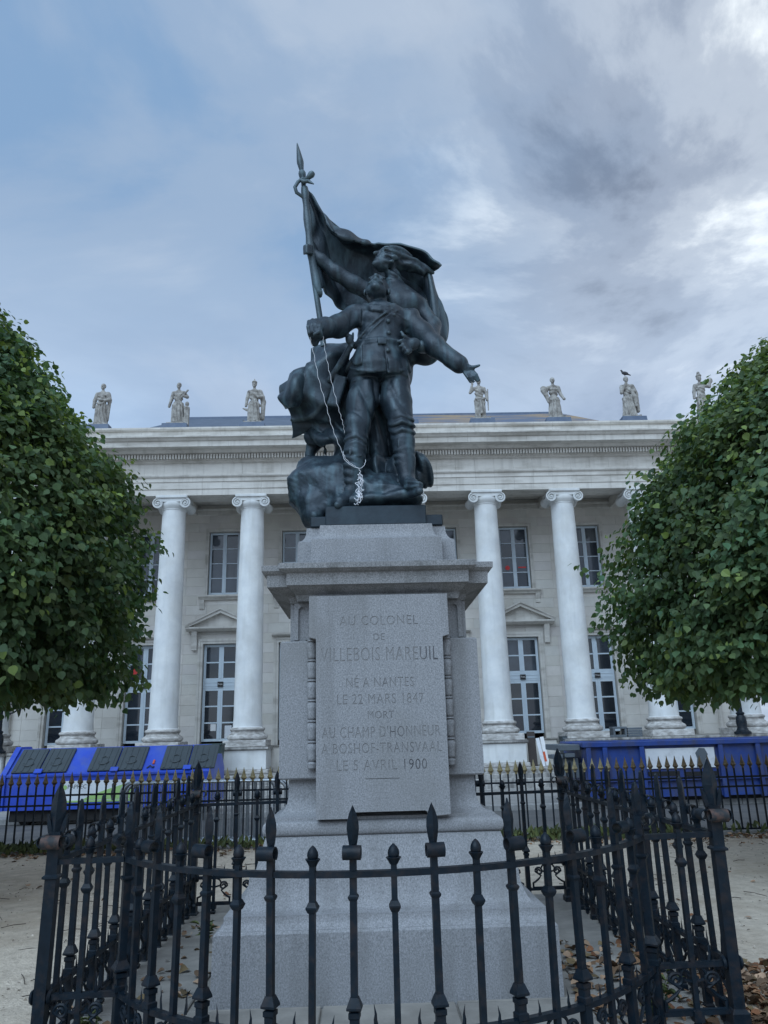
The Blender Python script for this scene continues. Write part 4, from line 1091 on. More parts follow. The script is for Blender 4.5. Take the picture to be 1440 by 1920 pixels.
flago=cloth('flag',G(flag),'bronze',80,90,.03,lambda u,v,p:.022*np.sin(v*30+u*5+3*vnoise((p*3).astype(np.float32),40))*(1-.55*u)*(.25+.75*np.exp(-(v*3)**2)+.25*(v>.6))+.018*ridge(v*26-u*14+4*vnoise((p*2.5).astype(np.float32),41))*(.4+.6*u),None)
flago.parent=stat; flago.matrix_parent_inverse=PINV
slv=MB(); sp_=smooth_pts0=[P(571,352,6.35),P(574,385,6.35),P(578,425,6.35),P(582,465,6.35),P(590,510,6.36),P(597,545,6.36),P(602,549,6.37)]
slv.tube(grid_points([[q,q] for q in sp_],26,2)[:,0],[(.034+.010*(i/25)+.005*math.sin(i*1.1))*(1 if i<25 else .6) for i in range(26)],10); wlink('flag_sleeve',slv.mesh('flag_sleeve','bronze',60))
flap=[[(604,398,6.40),(625,420,6.40),(655,435,6.42),(680,448,6.46),(697,457,6.50)],[(612,418,6.37),(632,440,6.36),(660,450,6.38),(684,456,6.44),(699,459,6.50)],[(622,440,6.42),(640,452,6.44),(664,457,6.48),(688,459,6.52),(700,461,6.54)]]
fo=cloth('flag_fold',G(flap),'bronze',30,40,.022,lambda u,v,p:.010*np.sin(v*16+u*3)); fo.parent=stat; fo.matrix_parent_inverse=PINV
strip=[[(798,508,6.52),(803,511,6.50),(808,515,6.48)],[(800,545,6.56),(809,546,6.48),(818,549,6.48)],[(806,590,6.54),(820,590,6.42),(835,590,6.50)],[(797,628,6.52),(820,625,6.42),(839,632,6.52)],[(785,652,6.48),(812,650,6.44),(831,652,6.52)]]
so_=cloth('flag_tail',G(strip),'bronze',60,30,.035,lambda u,v,p:.014*np.sin(v*10+u*8)+.012*ridge(v*16+u*6+3*vnoise((p*3).astype(np.float32),44))); so_.parent=stat; so_.matrix_parent_inverse=PINV
ck=[[(660,645,6.30),(635,638,6.34),(607,645,6.42),(588,657,6.52)],[(655,675,6.26),(618,664,6.20),(582,676,6.30),(563,697,6.50)],[(655,715,6.28),(612,705,6.14),(560,714,6.24),(536,722,6.46)],[(655,745,6.30),(610,742,6.18),(556,744,6.22),(524,746,6.44)],[(655,775,6.32),(612,775,6.26),(576,770,6.32),(533,768,6.46)],[(655,800,6.36),(615,800,6.34),(580,790,6.40),(552,787,6.50)],[(655,830,6.38),(618,826,6.34),(584,806,6.42),(541,817,6.52)]]
co2=cloth('cloak',G(ck),'bronze',90,70,.04,lambda u,v,p:.052*ridge(u*13-v*6+5*vnoise((p*1.7).astype(np.float32),46))*(.15+.85*v)+.010*ridge(u*26+v*9+6*vnoise((p*2.5).astype(np.float32),47))+.02*vnoise((p*5).astype(np.float32),48)); co2.parent=stat; co2.matrix_parent_inverse=PINV
lobe=[[(592,682,6.30),(568,688,6.22),(546,702,6.36)],[(582,708,6.20),(553,714,6.12),(531,729,6.32)],[(570,736,6.18),(545,740,6.12),(524,748,6.34)],[(560,764,6.24),(545,764,6.20),(534,768,6.38)]]
lb_=cloth('cloak_fold',G(lobe),'bronze',40,30,.03,lambda u,v,p:.014*ridge(u*9+v*7+3*vnoise((p*3).astype(np.float32),49))); lb_.parent=stat; lb_.matrix_parent_inverse=PINV
hem=[[(655,800,6.30),(620,806,6.34),(592,806,6.44),(578,800,6.52)],[(652,825,6.20),(622,820,6.18),(595,822,6.34),(572,815,6.50)],[(650,846,6.24),(622,833,6.24),(598,836,6.40),(580,832,6.52)]]
co3=cloth('skirt_hem',G(hem),'bronze',34,50,.035,lambda u,v,p:.016*np.sin(v*14+u*4)); co3.parent=stat; co3.matrix_parent_inverse=PINV

# ================================================================ white string hanging from the fist
sg=thing('string','white string with a knotted tassel, hanging from the officer\'s fist to his boot','string',tuple(P(581,632,5.64)))
SINV=Matrix.Translation(-Vector(P(581,632,5.64)))
def smooth_pts(pts,n): return grid_points([[p,p] for p in pts],n,2)[:,0]
def wob(pts,a=.004):
    return [p+np.array([a*math.sin(i*1.7),a*.5*math.cos(i*2.3),0]) for i,p in enumerate(pts)]
s1=smooth_pts([P(581,632,5.64),P(588,662,5.68),P(598,712,5.72),P(611,758,5.76),P(622,798,5.80),P(636,835,5.84),P(650,862,5.86),P(664,873,5.87),P(675,880,5.87)],60)
s2=smooth_pts([P(605,628,5.66),P(611,665,5.70),P(621,712,5.75),P(633,760,5.80),P(642,790,5.85),P(646,812,5.92)],44)
wlink('strand',MB().tube(wob(s1),.0019,5).mesh('strand','string'),sg,SINV); wlink('strand',MB().tube(wob(s2),.0019,5).mesh('strand','string'),sg,SINV)
s3=smooth_pts([P(643,846,5.95),P(645,860,5.88),P(658,872,5.86),P(674,878,5.86),P(683,872,5.88),P(686,862,5.93)],30)
wlink('loop',MB().tube(wob(s3,.002),.0019,5).mesh('loop','string'),sg,SINV)
tm=MB()
for k in range(26):
    y0=880+random.random()*55; x0=675+random.uniform(-3,3)*(1+(y0-880)/40); r=random.uniform(2,6); ph=random.random()*6
    pts=[P(x0+r*math.cos(ph+t*1.3)*(1 if k%3 else .5),y0+t*random.uniform(1.5,3.5),5.85+.02*math.sin(t+ph)) for t in range(6)]
    tm.tube(smooth_pts(pts,16),.0026,5)
wlink('tassel',tm.mesh('tassel','string'),sg,SINV)
# ================================================================ wrought iron railing round the monument
rail_root=thing('iron_railing','black wrought iron railing with spearheads and scrolls, enclosing the granite pedestal','railing',(0.13,6.4,0))
RINV=Matrix.Translation((-.13,-6.4,0))
def tz(x): return .009*(x-.13)
def rlink(name,me,x,y,rz,z=0,parent=rail_root,scale=None):
    o=link(name,me,parent,(x,y,z+tz(x)),rot=(random.uniform(-.011,.011),random.uniform(-.011,.011),rz),scale=scale)
    if parent is rail_root: o.matrix_parent_inverse=RINV
    return o
def sqring(w,z): return [(-w,-w,z),(w,-w,z),(w,w,z),(-w,w,z)]
def sqlathe(prof,m=None):
    m=m or MB(); m.rings([sqring(w/2,z) for w,z in prof]); return m
def leaf_blade(z0,z1,wmax,wneck,tk):
    h=z1-z0; prof=[(0,wneck,tk),(.06,wneck*1.05,tk),(.2,wmax*.80,tk),(.45,wmax,tk*1.0),(.62,wmax*.92,tk*.9),(.80,wmax*.60,tk*.7),(.93,wmax*.24,tk*.5),(1,wmax*.02,tk*.1)]
    m=MB(); m.rings([[(-w/2,0,z0+t*h),(0,-k/2-.004,z0+t*h),(w/2,0,z0+t*h),(0,k/2+.004,z0+t*h)] for t,w,k in prof]); return m
tall_me=sqlathe([(.052,-.02),(.052,.02),(.042,.03),(.042,.34),(.052,.345),(.052,.37),(.040,.375),(.040,.405),(.050,.41),(.050,.432),(.036,.436)]).mesh('spear_bar','iron')
tb=sqlathe([(.031,.436),(.031,1.10)]); tb.rings([sqring(w/2,z) for w,z in ((.052,-.02),(.052,.02),(.042,.03),(.042,.34),(.052,.345),(.052,.37),(.040,.375),(.040,.405),(.050,.41),(.050,.430),(.030,.434))])
tall_me=tb.mesh('spear_bar','iron')
pyr_me=sqlathe([(.036,.436),(.066,.443),(.066,.452),(.036,.489)]).mesh('collar','iron')
sml_me=sqlathe([(.036,.875),(.040,.88),(.046,.886),(.046,.893),(.035,.90)]).mesh('small_collar','iron')
blade_me=leaf_blade(1.095,1.28,.058,.034,.034).mesh('spearhead','iron')
def curl_mesh(rad=.032,width=.084,th=.006,deg=310,start=-60):
    m=MB(); rs=[]; n=22
    for i in range(n):
        a=R_(start+deg*i/(n-1)); c,s_=math.cos(a),math.sin(a); r0,r1=rad-th,rad
        rs.append([(-width/2,r1*c,r1*s_),(width/2,r1*c,r1*s_),(width/2,r0*c,r0*s_),(-width/2,r0*c,r0*s_)])
    m.rings(rs); return m.mesh('curl','iron',40)
curl_me=curl_mesh(); curl_rust=curl_mesh(.036,.10); curl_rust.materials[0]=MAT['rusty_iron']
sb=sqlathe([(.027,.0),(.027,1.035)]); short_me=sb.mesh('bar','iron')
scol_me=sqlathe([(.032,.826),(.040,.832),(.052,.846),(.052,.852),(.044,.858),(.032,.872)]).mesh('collar','iron')
bud=MB().lathe([(.018,1.022),(.026,1.036),(.037,1.052),(.033,1.054),(.024,1.048)],n=8)
bud.rings([[(r*math.cos(a),r*math.sin(a),z) for a in np.linspace(0,2*math.pi,8,endpoint=False)] for r,z in ((.018,1.046),(.025,1.056),(.0275,1.068),(.025,1.083),(.016,1.098),(.003,1.110))])
bud_me=bud.mesh('bud_finial','iron',50)
ar=sqlathe([(.032,.06),(.054,.064),(.054,.118),(.032,.122)]); ar.rings([sqring(w/2,z) for w,z in ((.02,.058),(.05,.040),(.004,-.015))]); arrow_me=ar.mesh('arrow_foot','iron')
sp=MB(); sp.rings([[(x+w,0,z),(x,-w*.6,z),(x-w,0,z),(x,w*.6,z)] for x,w,z in ((0,.011,.345),(.003,.010,.365),(.006,.008,.385),(.004,.0055,.405),(.008,.0025,.428),(.011,.0005,.445))]); spike_me=sp.mesh('spike','iron')
def scroll_mesh():
    m=MB()
    for s in (-1,1):
        pts=[]
        for i in range(22):
            t=i/21; a=R_(200-t*560); r=.008+.030*t; pts.append((s*(.088+r*math.cos(a)),0,.262+r*math.sin(a)))
        # out of the spiral, down to the corner box
        e=pts[-1]
        pts+=[(s*.070,0,.222),(s*.098,0,.192),(s*.128,0,.170),(s*.150,0,.160)]
        pts=[Vector(p) for p in pts]
        m.tube(pts,.0095,6)
        m.tube([(s*.150,0,.165),(s*.150,0,.118)],.0095,6); m.tube([(s*.157,0,.118),(s*.0,0,.118)],.009,6)
        m.tube([(s*.050,0,.262),(s*.012,0,.252)],.008,6)
        q=[(s*(.015+.05*math.sin(u)),0,.325-.045*(1-math.cos(u))) for u in np.linspace(0,1.6,7)]; m.tube(q,.008,6)
    return m.mesh('scroll','iron',50)
scroll_me=scroll_mesh()
def put_tall(x,y,rz,sc=1.0,rust=False):
    b=rlink('spear_bar',tall_me,x,y,rz,scale=(sc,sc,1))
    link('spearhead',blade_me,b); link('collar',pyr_me,b); link('small_collar',sml_me,b)
    link('curl',curl_me,b,(0,-.042,1.08),scale=(1/sc,1/sc,1))
def put_short(x,y,rz,scr=True,w=1.0):
    b=rlink('bar',short_me,x,y,rz); link('bud_finial',bud_me,b); link('collar',scol_me,b); link('arrow_foot',arrow_me,b)
    if scr: link('scroll',scroll_me,b,scale=(w,1,1))
def put_spike(x,y,rz):
    rlink('spike',spike_me,x,y,rz,scale=(random.choice((-1,1)),1,random.uniform(.92,1.05)))
def put_rails(pts,name='rail'):
    """top rail and the two lower rails along a plan polyline"""
    for zc,h,w in ((.985,.027,.042),(.335,.026,.036),(.105,.022,.030)):
        m=MB(); rs=[]
        for i,p in enumerate(pts):
            a=np.array(pts[max(i-1,0)]); b=np.array(pts[min(i+1,len(pts)-1)]); t=(b-a)/np.linalg.norm(b-a); n=np.array([-t[1],t[0]])
            p=np.array(p); l=p+n*w/2; r=p-n*w/2; z=zc+tz(p[0])
            rs.append([(l[0],l[1],z-h/2),(r[0],r[1],z-h/2),(r[0],r[1],z+h/2),(l[0],l[1],z+h/2)])
        m.rings(rs); o=link(name,m.mesh(name,'iron'),rail_root); o.matrix_parent_inverse=RINV
def ang(t): return math.atan2(t[1],t[0])
FL,FR=np.array([-1.735,4.60]),np.array([1.955,4.67]); BLc,BRc=np.array([-1.69,8.02]),np.array([1.92,8.10])
WL,WR=np.array([-1.345,4.607]),np.array([1.515,4.660])
def straight(A,B,n):
    L=np.linalg.norm(B-A); t=(B-A)/L; rz=ang(t)
    put_rails([A,B])
    for i in range(n):
        p=A+t*L*(i+.5)/n; put_short(*p,rz,True,(L/n)/.40)
        if i>0: put_tall(*(A+t*L*i/n),rz)
        for k in (.27,.73): put_spike(*(A+t*L*(i+k)/n),rz)
straight(BLc,FL,9); straight(FR,BRc,9); straight(BRc,BLc,9)
straight(FL,WL,1); straight(WR,FR,1)
# bowed front bay
mid=(WL+WR)/2+np.array([0,-.80]); ch=np.linalg.norm(WR-WL); sag=.80; RAD=(ch*ch/4+sag*sag)/(2*sag)
cen=(WL+WR)/2+np.array([0,RAD-sag]); a0=ang(WL-cen); a1=ang(WR-cen)
if a1<a0: a1+=2*math.pi
arc=lambda u: cen+RAD*np.array([math.cos(a0+(a1-a0)*u),math.sin(a0+(a1-a0)*u)])
put_rails([arc(u) for u in np.linspace(0,1,33)])
# tall bars stand where the photograph shows them: one a hand left of the axis, one a hand right
NB=9
for i in range(NB+1):
    u=i/NB; p=arc(u); rz=a0+(a1-a0)*u+math.pi/2
    put_tall(*p,rz,1.25 if i in (0,NB) else 1.0)
    if i<NB:
        u=(i+.5)/NB; p=arc(u); rz=a0+(a1-a0)*u+math.pi/2; put_short(*p,rz,True,.95)
        for k in (.27,.73):
            u=(i+k)/NB; put_spike(*arc(u),a0+(a1-a0)*u+math.pi/2)
# corner posts
post_me=sqlathe([(.12,-.03),(.12,.03),(.095,.045),(.095,.10),(.075,.115),(.064,.12),(.060,.90),(.085,.905),(.085,.915),(.062,.925),(.062,1.14)]).mesh('corner_post','iron')
pblade=leaf_blade(1.13,1.395,.088,.062,.055).mesh('spearhead','iron')
barb=MB()
for s in (-1,1):
    barb.rings([[(s*(x-w),-.012,z),(s*(x+w),-.012,z),(s*(x+w),.012,z),(s*(x-w),.012,z)] for x,w,z in ((.030,.012,1.13),(.038,.012,1.165),(.043,.009,1.195),(.052,.004,1.222),(.056,.001,1.232))])
barb_me=barb.mesh('leaf_barb','iron')
pkn=MB().lathe([(.0,.0),(.03,.004),(.038,.012),(.03,.024),(.0,.03)],n=12); pkn.xf(Matrix.Rotation(-math.pi/2,4,'X')); knob_me=pkn.mesh('rosette','iron',40)
for p,rz in ((FL,0.0),(FR,0.0),(BLc,0.0),(BRc,0.0)):
    b=rlink('corner_post',post_me,p[0],p[1],rz)
    link('spearhead',pblade,b); link('leaf_barb',barb_me,b)
    link('curl',curl_rust,b,(0,-.062,1.09))
    for s in (-1,1): link('curl',curl_me,b,(s*.06,0,1.09),rot=(0,0,s*math.pi/2)); link('rosette',knob_me,b,(s*.03,0,.335),rot=(0,0,-s*math.pi/2))

# ================================================================ park fence with gilded tips
gf=thing('park_fence','low black park fence with gilded spear tips along the street','fence',(0,12.45,0))
pk_me=MB().bar((0,0,.03),(0,0,.955),.022).mesh('picket','iron')
tipm=MB(); tipm.rings([sqring(w/2,z) for w,z in ((.022,.94),(.030,.948),(.030,.956),(.024,.962),(.062,.992),(.064,1.0),(.052,1.018),(.034,1.06),(.016,1.11),(.003,1.150))]); tipm.xf(Matrix.Rotation(math.pi/4,4,'Z'))
tip_me=tipm.mesh('spear_tip','gilt'); mk('gilt_dull',(0.20,0.15,0.085),(0.10,0.07,0.04),scale=18,rough=0.5,metal=0.6); tip_dull=tipm.mesh('spear_tip','gilt_dull')
x=-6.6
while x<7.2:
    o=link('picket',pk_me,gf,(x,0,0),rot=(random.uniform(-.01,.01),random.uniform(-.008,.008),0))
    link('spear_tip',tip_dull if (x<-3.6 or x>3.75) else tip_me,o); x+=.1305
for zc in (.815,.675,.065): MB().bar((-6.7,0,zc),(7.3,0,zc),.012,.028).build('rail','iron',gf)
for px_ in (-6.7,7.3,.14): MB().bar((px_,.02,-.05),(px_,.02,1.05),.05).build('post','iron',gf)

# ================================================================ steel crowd barriers stacked behind the fence
def rrect(x0,x1,z0,z1,r,n=6):
    pts=[]
    for cx,cz,a in ((x1-r,z1-r,0),(x0+r,z1-r,90),(x0+r,z0+r,180),(x1-r,z0+r,270)):
        pts+=[(cx+r*math.cos(R_(a+90*i/n)),0,cz+r*math.sin(R_(a+90*i/n))) for i in range(n+1)]
    return pts
bfr=MB().tube(rrect(-1.25,1.25,.05,.93,.16),.021,8,closed=True).mesh('frame','galvanised',50)
bbar=MB().tube([(0,0,.06),(0,0,.92)],.0085,6).mesh('bar','galvanised',50)
bft=MB().tube([(0,-.22,-.02),(0,-.2,.04),(0,.2,.04),(0,.22,-.02)],.014,6).mesh('foot','galvanised',50)
ordn=['nearest','second','third','fourth','fifth','farthest']
for k in range(6):
    nm='steel crowd barrier stacked behind the park fence, %s of the six from the monument side'%ordn[k]
    b=thing('crowd_barrier',nm,'barrier',(-2.62-.03*k+random.uniform(-.03,.05)+(.12 if k in (1,3) else 0),13.0+.085*k,gz(13.0)),random.uniform(-.015,.015),'crowd barriers stacked by the fence')
    b.rotation_euler[0]=.03
    link('frame',bfr,b)
    for i in range(19): link('bar',bbar,b,(-1.08+i*.12,0,0))
    for s in (-.8,.8): link('foot',bft,b,(s,0,0))

# ================================================================ blue recycling container, left
cz=gz(18.6)
rc=thing('recycling_container','long bright blue recycling container with six dark hatches behind the fence, left','container',(-5.85,18.9,cz))
CX0,CX1=-8.05,-3.68
CINV=Matrix.Translation((5.85,-18.9,-cz))
def clink(m,name,mat,parent=rc,smooth=None,inv=CINV):
    o=link(name,m.mesh(name,mat,smooth),parent); o.matrix_parent_inverse=inv if parent in (rc,) else Matrix.Identity(4); return o
zh_,zt_,zb_=.89,1.445,.17
prof=[(18.0,zb_),(18.0,zh_),(18.02,zh_+.02),(18.65,zt_),(19.15,zt_),(19.78,zh_+.02),(19.8,zh_),(19.8,zb_)]
clink(MB().extr(prof,CX0+.10,CX1-.02),'body','blue_plastic')
fr_=[(17.95,zb_),(17.95,zh_+.02),(18.62,zt_+.05),(19.18,zt_+.05),(19.85,zh_+.02),(19.85,zb_)]
clink(MB().extr(fr_,CX0-.02,CX0+.098),'end_frame','blue_plastic')
clink(MB().extr([(17.97,zb_),(17.97,zh_),(18.35,1.22),(19.45,1.22),(19.83,zh_),(19.83,zb_)],CX1-.018,CX1+.16),'end_frame','blue_plastic')
clink(MB().extr([(17.98,zh_-.03),(17.965,zh_-.03),(17.965,zh_+.012),(18.0,zh_+.03)],CX0+.1,CX1-.02),'ledge','blue_plastic')
clink(MB().box(CX0+.2,CX1-.1,18.1,19.7,cz+.10,zb_-.002),'chassis','rubber')
for wx in (CX0+.5,CX1-.6):
    for wy in (18.25,19.45):
        m=MB().lathe([(.10,-.05),(.13,-.04),(.13,.04),(.10,.05)],n=16); m.xf(Matrix.Translation((wx,wy,cz+.13))@Matrix.Rotation(math.pi/2,4,'X')); clink(m,'roller','rubber',smooth=40)
sl_ang=math.atan2(zt_-zh_-.02,.63); SLm=Matrix.Translation((0,18.02,zh_+.02))@Matrix.Rotation(sl_ang,4,'X')
Ls=math.hypot(.63,zt_-zh_-.02)
for hx in (-7.28,-5.62,-4.02):
    for s in (-1,1):
        m=MB(); x0,x1=sorted((hx+s*.012,hx+s*.60)); m.bbox(x0,x1,.03,Ls-.05,.002,.045,.01)
        for g_ in range(4): m.box(x0+.06+g_*.14,x0+.10+g_*.14,.06,Ls-.09,.044,.054)
        xm=(x0+x1)/2
        q=[(xm+.11*math.cos(a),.30+.09*math.sin(a),.056) for a in np.linspace(math.pi,2*math.pi,9)]; m.tube(q,.014,6)
        m.tube([(xm-.09,.42,.05),(xm,.46,.058),(xm+.09,.42,.05)],.012,6)
        m.xf(SLm); h=clink(m,'hatch','hatch')
    m=MB().bbox(hx-.085,hx+.085,-.03,.10,.046,.075,.006); m.xf(SLm); clink(m,'hatch_latch','blue_plastic')
m=MB().bbox(-4.83,-4.79,.22,.34,.002,.03,.004); m.xf(SLm); clink(m,'hook','orange_paint')
m=MB().tube([(-4.93,.10,.01),(-4.86,.16,.03),(-4.80,.10,.03),(-4.77,.14,.01)],.014,6); m.xf(SLm); clink(m,'clasp','sticker_dark')
# printed sticker
a=at(115,1463,17.99); b=at(251,1499,17.99); sx0,sx1,sz0,sz1=a[0],b[0],b[2]-.03,a[2]-.02
st_=clink(MB().box(sx0,sx1,17.994,17.9985,sz0,sz1),'sticker','sticker_white')
W_,H_=sx1-sx0,sz1-sz0
wave=[(sx0+W_*.30,sz0+H_*.12)]+[(sx0+W_*u,sz0+H_*(.12+.80*((u-.30)/.68)**.8)) for u in (.4,.5,.6,.7,.8,.9,.985)]+[(sx1-W_*.015,sz0+H_*.12)]
def pl(m,name,mat): o=link(name,m.mesh(name,mat),st_); return o
pl(MB().prism(wave,17.988,17.9935),'green_wave','sticker_green')
pl(MB().box(sx0+W_*.02,sx1-W_*.02,17.989,17.9935,sz0+H_*.01,sz0+H_*.09),'green_strip','sticker_green')
tx=text_mesh('PAPREC',.12,'sticker_dark'); link('lettering',tx,st_,(sx0+W_*.22,17.9925,sz0+H_*.72),rot=(math.pi/2,0,0))
dm=MB().lathe([(.05,0),(.05,.004)],(0,0,0),14); dm.xf(Matrix.Translation((sx0+W_*.055,17.9935,sz0+H_*.70))@Matrix.Rotation(math.pi/2,4,'X')); pl(dm,'emblem','sticker_green')
fg=MB().prism([(sx0+W_*.70,sz0+H_*.05),(sx0+W_*.68,sz0+H_*.35),(sx0+W_*.695,sz0+H_*.62),(sx0+W_*.69,sz0+H_*.80),(sx0+W_*.715,sz0+H_*.90),(sx0+W_*.74,sz0+H_*.80),(sx0+W_*.735,sz0+H_*.55),(sx0+W_*.75,sz0+H_*.3),(sx0+W_*.74,sz0+H_*.05)],17.9845,17.9875); pl(fg,'printed_figure','sticker_dark')
pl(MB().box(sx0+W_*.02,sx0+W_*.42,17.989,17.9935,sz0+H_*.34,sz0+H_*.39),'small_print','sticker_dark')

# ================================================================ blue steel skip, right
kz=gz(18.5)
sk=thing('steel_skip','open dark blue steel skip with ribs and a white poster behind the fence, right','skip',(7.7,19.2,kz))
KINV=Matrix.Translation((-7.7,-19.2,-kz))
def klink(m,name,mat,smooth=None,parent=sk):
    o=link(name,m.mesh(name,mat,smooth),parent); o.matrix_parent_inverse=KINV if parent is sk else Matrix.Identity(4); return o
KX0,KX1,KY=4.95,10.6,18.3
klink(MB().box(KX0,KX1,KY,KY+.05,.06,1.16),'side_panel','blue_steel'); klink(MB().box(KX0,KX1,KY+1.95,KY+2.0,.06,1.16),'side_panel','blue_steel')
klink(MB().box(KX0-.001,KX0+.05,KY+.051,KY+1.949,.06,1.16),'end_panel','blue_steel'); klink(MB().box(KX1-.05,KX1,KY+.051,KY+1.949,.06,1.16),'end_panel','blue_steel'); klink(MB().box(KX0+.05,KX1-.05,KY+.051,KY+1.949,.05,.10),'floor','blue_steel')
klink(MB().bbox(KX0-.06,KX1+.06,KY-.10,KY+.06,1.162,1.275,.012),'rim','blue_steel'); klink(MB().bbox(KX0-.06,KX1+.06,KY+1.94,KY+2.1,1.162,1.275,.012),'rim','blue_steel')
klink(MB().bbox(KX0-.06,KX0+.10,KY+.061,KY+1.939,1.162,1.27,.012),'rim','blue_steel')
for px_,yy in ((1133,1410),(1202,1410),(1348,1400),(1418,1400)):
    x=at(px_,yy,KY)[0]; klink(MB().bbox(x-.055,x+.055,KY-.09,KY-.001,.02,1.16,.01),'rib','blue_steel')
x=KX0+.06; klink(MB().bbox(x-.055,x+.055,KY-.09,KY-.001,.02,1.16,.01),'rib','blue_steel')
klink(MB().bbox(KX0,KX1,KY-.07,KY-.001,.40,.47,.01),'belt_rail','blue_steel')
a=at(1208,1404,KY); b=at(1342,1438,KY); klink(MB().box(a[0],b[0],KY-.035,KY-.004,b[2],a[2]),'poster','poster')
w_=b[0]-a[0]; pm_=MB().prism([(a[0]+w_*.72,b[2]+.01),(a[0]+w_*.74,b[2]+.2),(a[0]+w_*.72,a[2]-.12),(a[0]+w_*.78,a[2]-.01),(a[0]+w_*.86,a[2]-.02),(a[0]+w_*.90,a[2]-.15),(a[0]+w_*.86,b[2]+.18),(a[0]+w_*.88,b[2]+.01)],KY-.042,KY-.036); klink(pm_,'torn_print','grey_plastic')
for px_ in (1215,1285):
    a=at(px_,1447,KY); klink(MB().box(a[0],a[0]+.72,KY-.012,KY-.0015,a[2]-.10,a[2]),'pocket','rubber')
klink(MB().box(KX0+.2,KX1-.2,KY+.2,KY+1.8,kz+.08,.048),'skid','rubber')
for wx in (KX0+.6,KX1-.6):
    m=MB().lathe([(.10,-.1),(.12,-.09),(.12,.09),(.10,.1)],n=16); m.xf(Matrix.Translation((wx,KY+.25,kz+.12))@Matrix.Rotation(math.pi/2,4,'X')); klink(m,'roller','rubber',40)
# lifting frame at its left end
m=MB().bbox(4.42,4.88,18.45,20.0,1.10,1.23,.01); klink(m,'lifting_frame','grey_plastic')
m=MB().bbox(4.22,4.47,18.45,18.9,.93,1.02,.01); m.bbox(4.52,4.75,18.45,18.9,.95,1.04,.01); m.box(4.5,4.85,18.6,19.6,.5,.93); klink(m,'lifting_hook','grey_plastic')

# ================================================================ street lamps on the portico wall
def lamp(x,y,z,label):
    L=thing('street_lamp',label,'lamp',(x,y,z),0,'lamps flanking the portico')
    MB().lathe([(.30,0),(.30,.08),(.24,.11),(.20,.16),(.17,.24),(.19,.42),(.17,.60),(.12,.68),(.15,.72),(.15,.76),(.095,.80),(.085,1.25),(.11,1.27),(.11,1.32),(.075,1.35),(.065,2.6),(.09,2.64),(.06,2.68)],n=16).build('post','iron',L,40)
    for s in (-1,1):
        q=[(s*(.06+.62*t),0,1.55-.18*math.sin(t*math.pi)+.05*t) for t in np.linspace(0,1,12)]
        arm=MB().tube(q,.028,8); arm.tube([(s*(.30+.13*math.cos(a)),0,1.46+.12*math.sin(a)) for a in np.linspace(0,5.2,16)],.018,6); arm.tube([(s*.06,0,1.70),(s*.30,0,1.72),(s*.55,0,1.66),(s*.68,0,1.60)],.02,6)
        A=arm.build('arm','iron',L,50)
        ln=MB().lathe([(.0,1.28),(.025,1.36),(.05,1.56),(.07,1.62),(.11,1.66),(.10,1.68),(.02,1.68)],(s*.68,0,0),8)
        ln.build('lantern_base','iron',A,40)
        MB().lathe([(.09,1.69),(.14,1.98),(.10,2.0)],(s*.68,0,0),6).build('lantern_glass','glass',A)
        MB().lathe([(.16,1.985),(.17,2.0),(.10,2.10),(.03,2.16),(.0,2.22)],(s*.68,0,0),6).build('lantern_roof','iron',A)
    MB().lathe([(.06,2.68),(.10,2.72),(.16,3.1),(.18,3.12),(.09,3.25),(.0,3.36)],n=6).build('top_lantern','iron',L)
lamp(-13.32,29.15,1.23,'black street lamp with curled arms standing at the left end of the portico')
lamp(13.78,29.15,1.23,'black street lamp with bulging foot on the portico wall, under the right tree')
# ================================================================ odds and ends on the portico steps
def put(name,label,cat,m,mat,loc,rot=None):
    o=thing(name,label,cat,loc)
    if rot: o.rotation_euler=rot
    return o
b=thing('wheelie_bin','dark green wheeled bin beside the left pedestal, behind the recycling container','bin',(at(403,1443,28.3)[0]-.1,28.4,.30))
m=MB(); m.rings([[(-.28,-.30,.12),(.28,-.30,.12),(.28,.30,.12),(-.28,.30,.12)],[(-.34,-.36,1.02),(.34,-.36,1.02),(.34,.36,1.02),(-.34,.36,1.02)]]); m.build('body','bin_green',b)
MB().bbox(-.36,.36,-.40,.40,1.022,1.09,.02).build('lid','bin_green',b)
for s in (-.25,.25):
    m=MB().lathe([(.08,-.03),(.1,-.02),(.1,.02),(.08,.03)],n=14); m.xf(Matrix.Translation((s,.30,.10))@Matrix.Rotation(math.pi/2,4,'Y')); m.build('wheel','rubber',b,40)
b=thing('leaning_sign','narrow white and dark sign boards leaning on the pedestal next to the green bin','sign',(-5.42,28.75,.30)); b.rotation_euler=(-.10,.03,0)
MB().box(-.12,.02,-.02,.02,0,.95).build('board','white_print',b); MB().box(.025,.10,-.02,.02,0,.92).build('board_edge','dark_wood',b)
b=thing('wooden_board','tall dark board leaning between the two pedestals right of the monument','board',(6.02,29.4,.302)); b.rotation_euler=(-.12,0,0); MB().bbox(-.15,.15,-.03,.03,0,1.22,.008).build('panel','dark_wood',b); MB().box(-.13,.13,-.036,-.031,1.0,1.05).build('batten','grey_plastic',b)
b=thing('white_panel','white panel with torn orange print, tilted against the dark board','panel',(6.46,29.3,.302)); b.rotation_euler=(-.1,-.14,0); MB().bbox(-.16,-.03,-.02,.02,0,1.0,.005).build('left_sheet','poster',b); MB().bbox(.0,.14,-.02,.02,0,1.02,.005).build('right_sheet','white_print',b); MB().box(-.02,.06,-.026,-.021,.15,.5).build('torn_print','orange_paint',b)
b=thing('mesh_cabinet','dark grey slatted cabinet standing on the steps behind the fence, right of the boards','cabinet',(7.55,29.6,.302))
MB().bbox(-.42,.42,-.25,.25,0,1.02,.01).build('box','hatch',b)
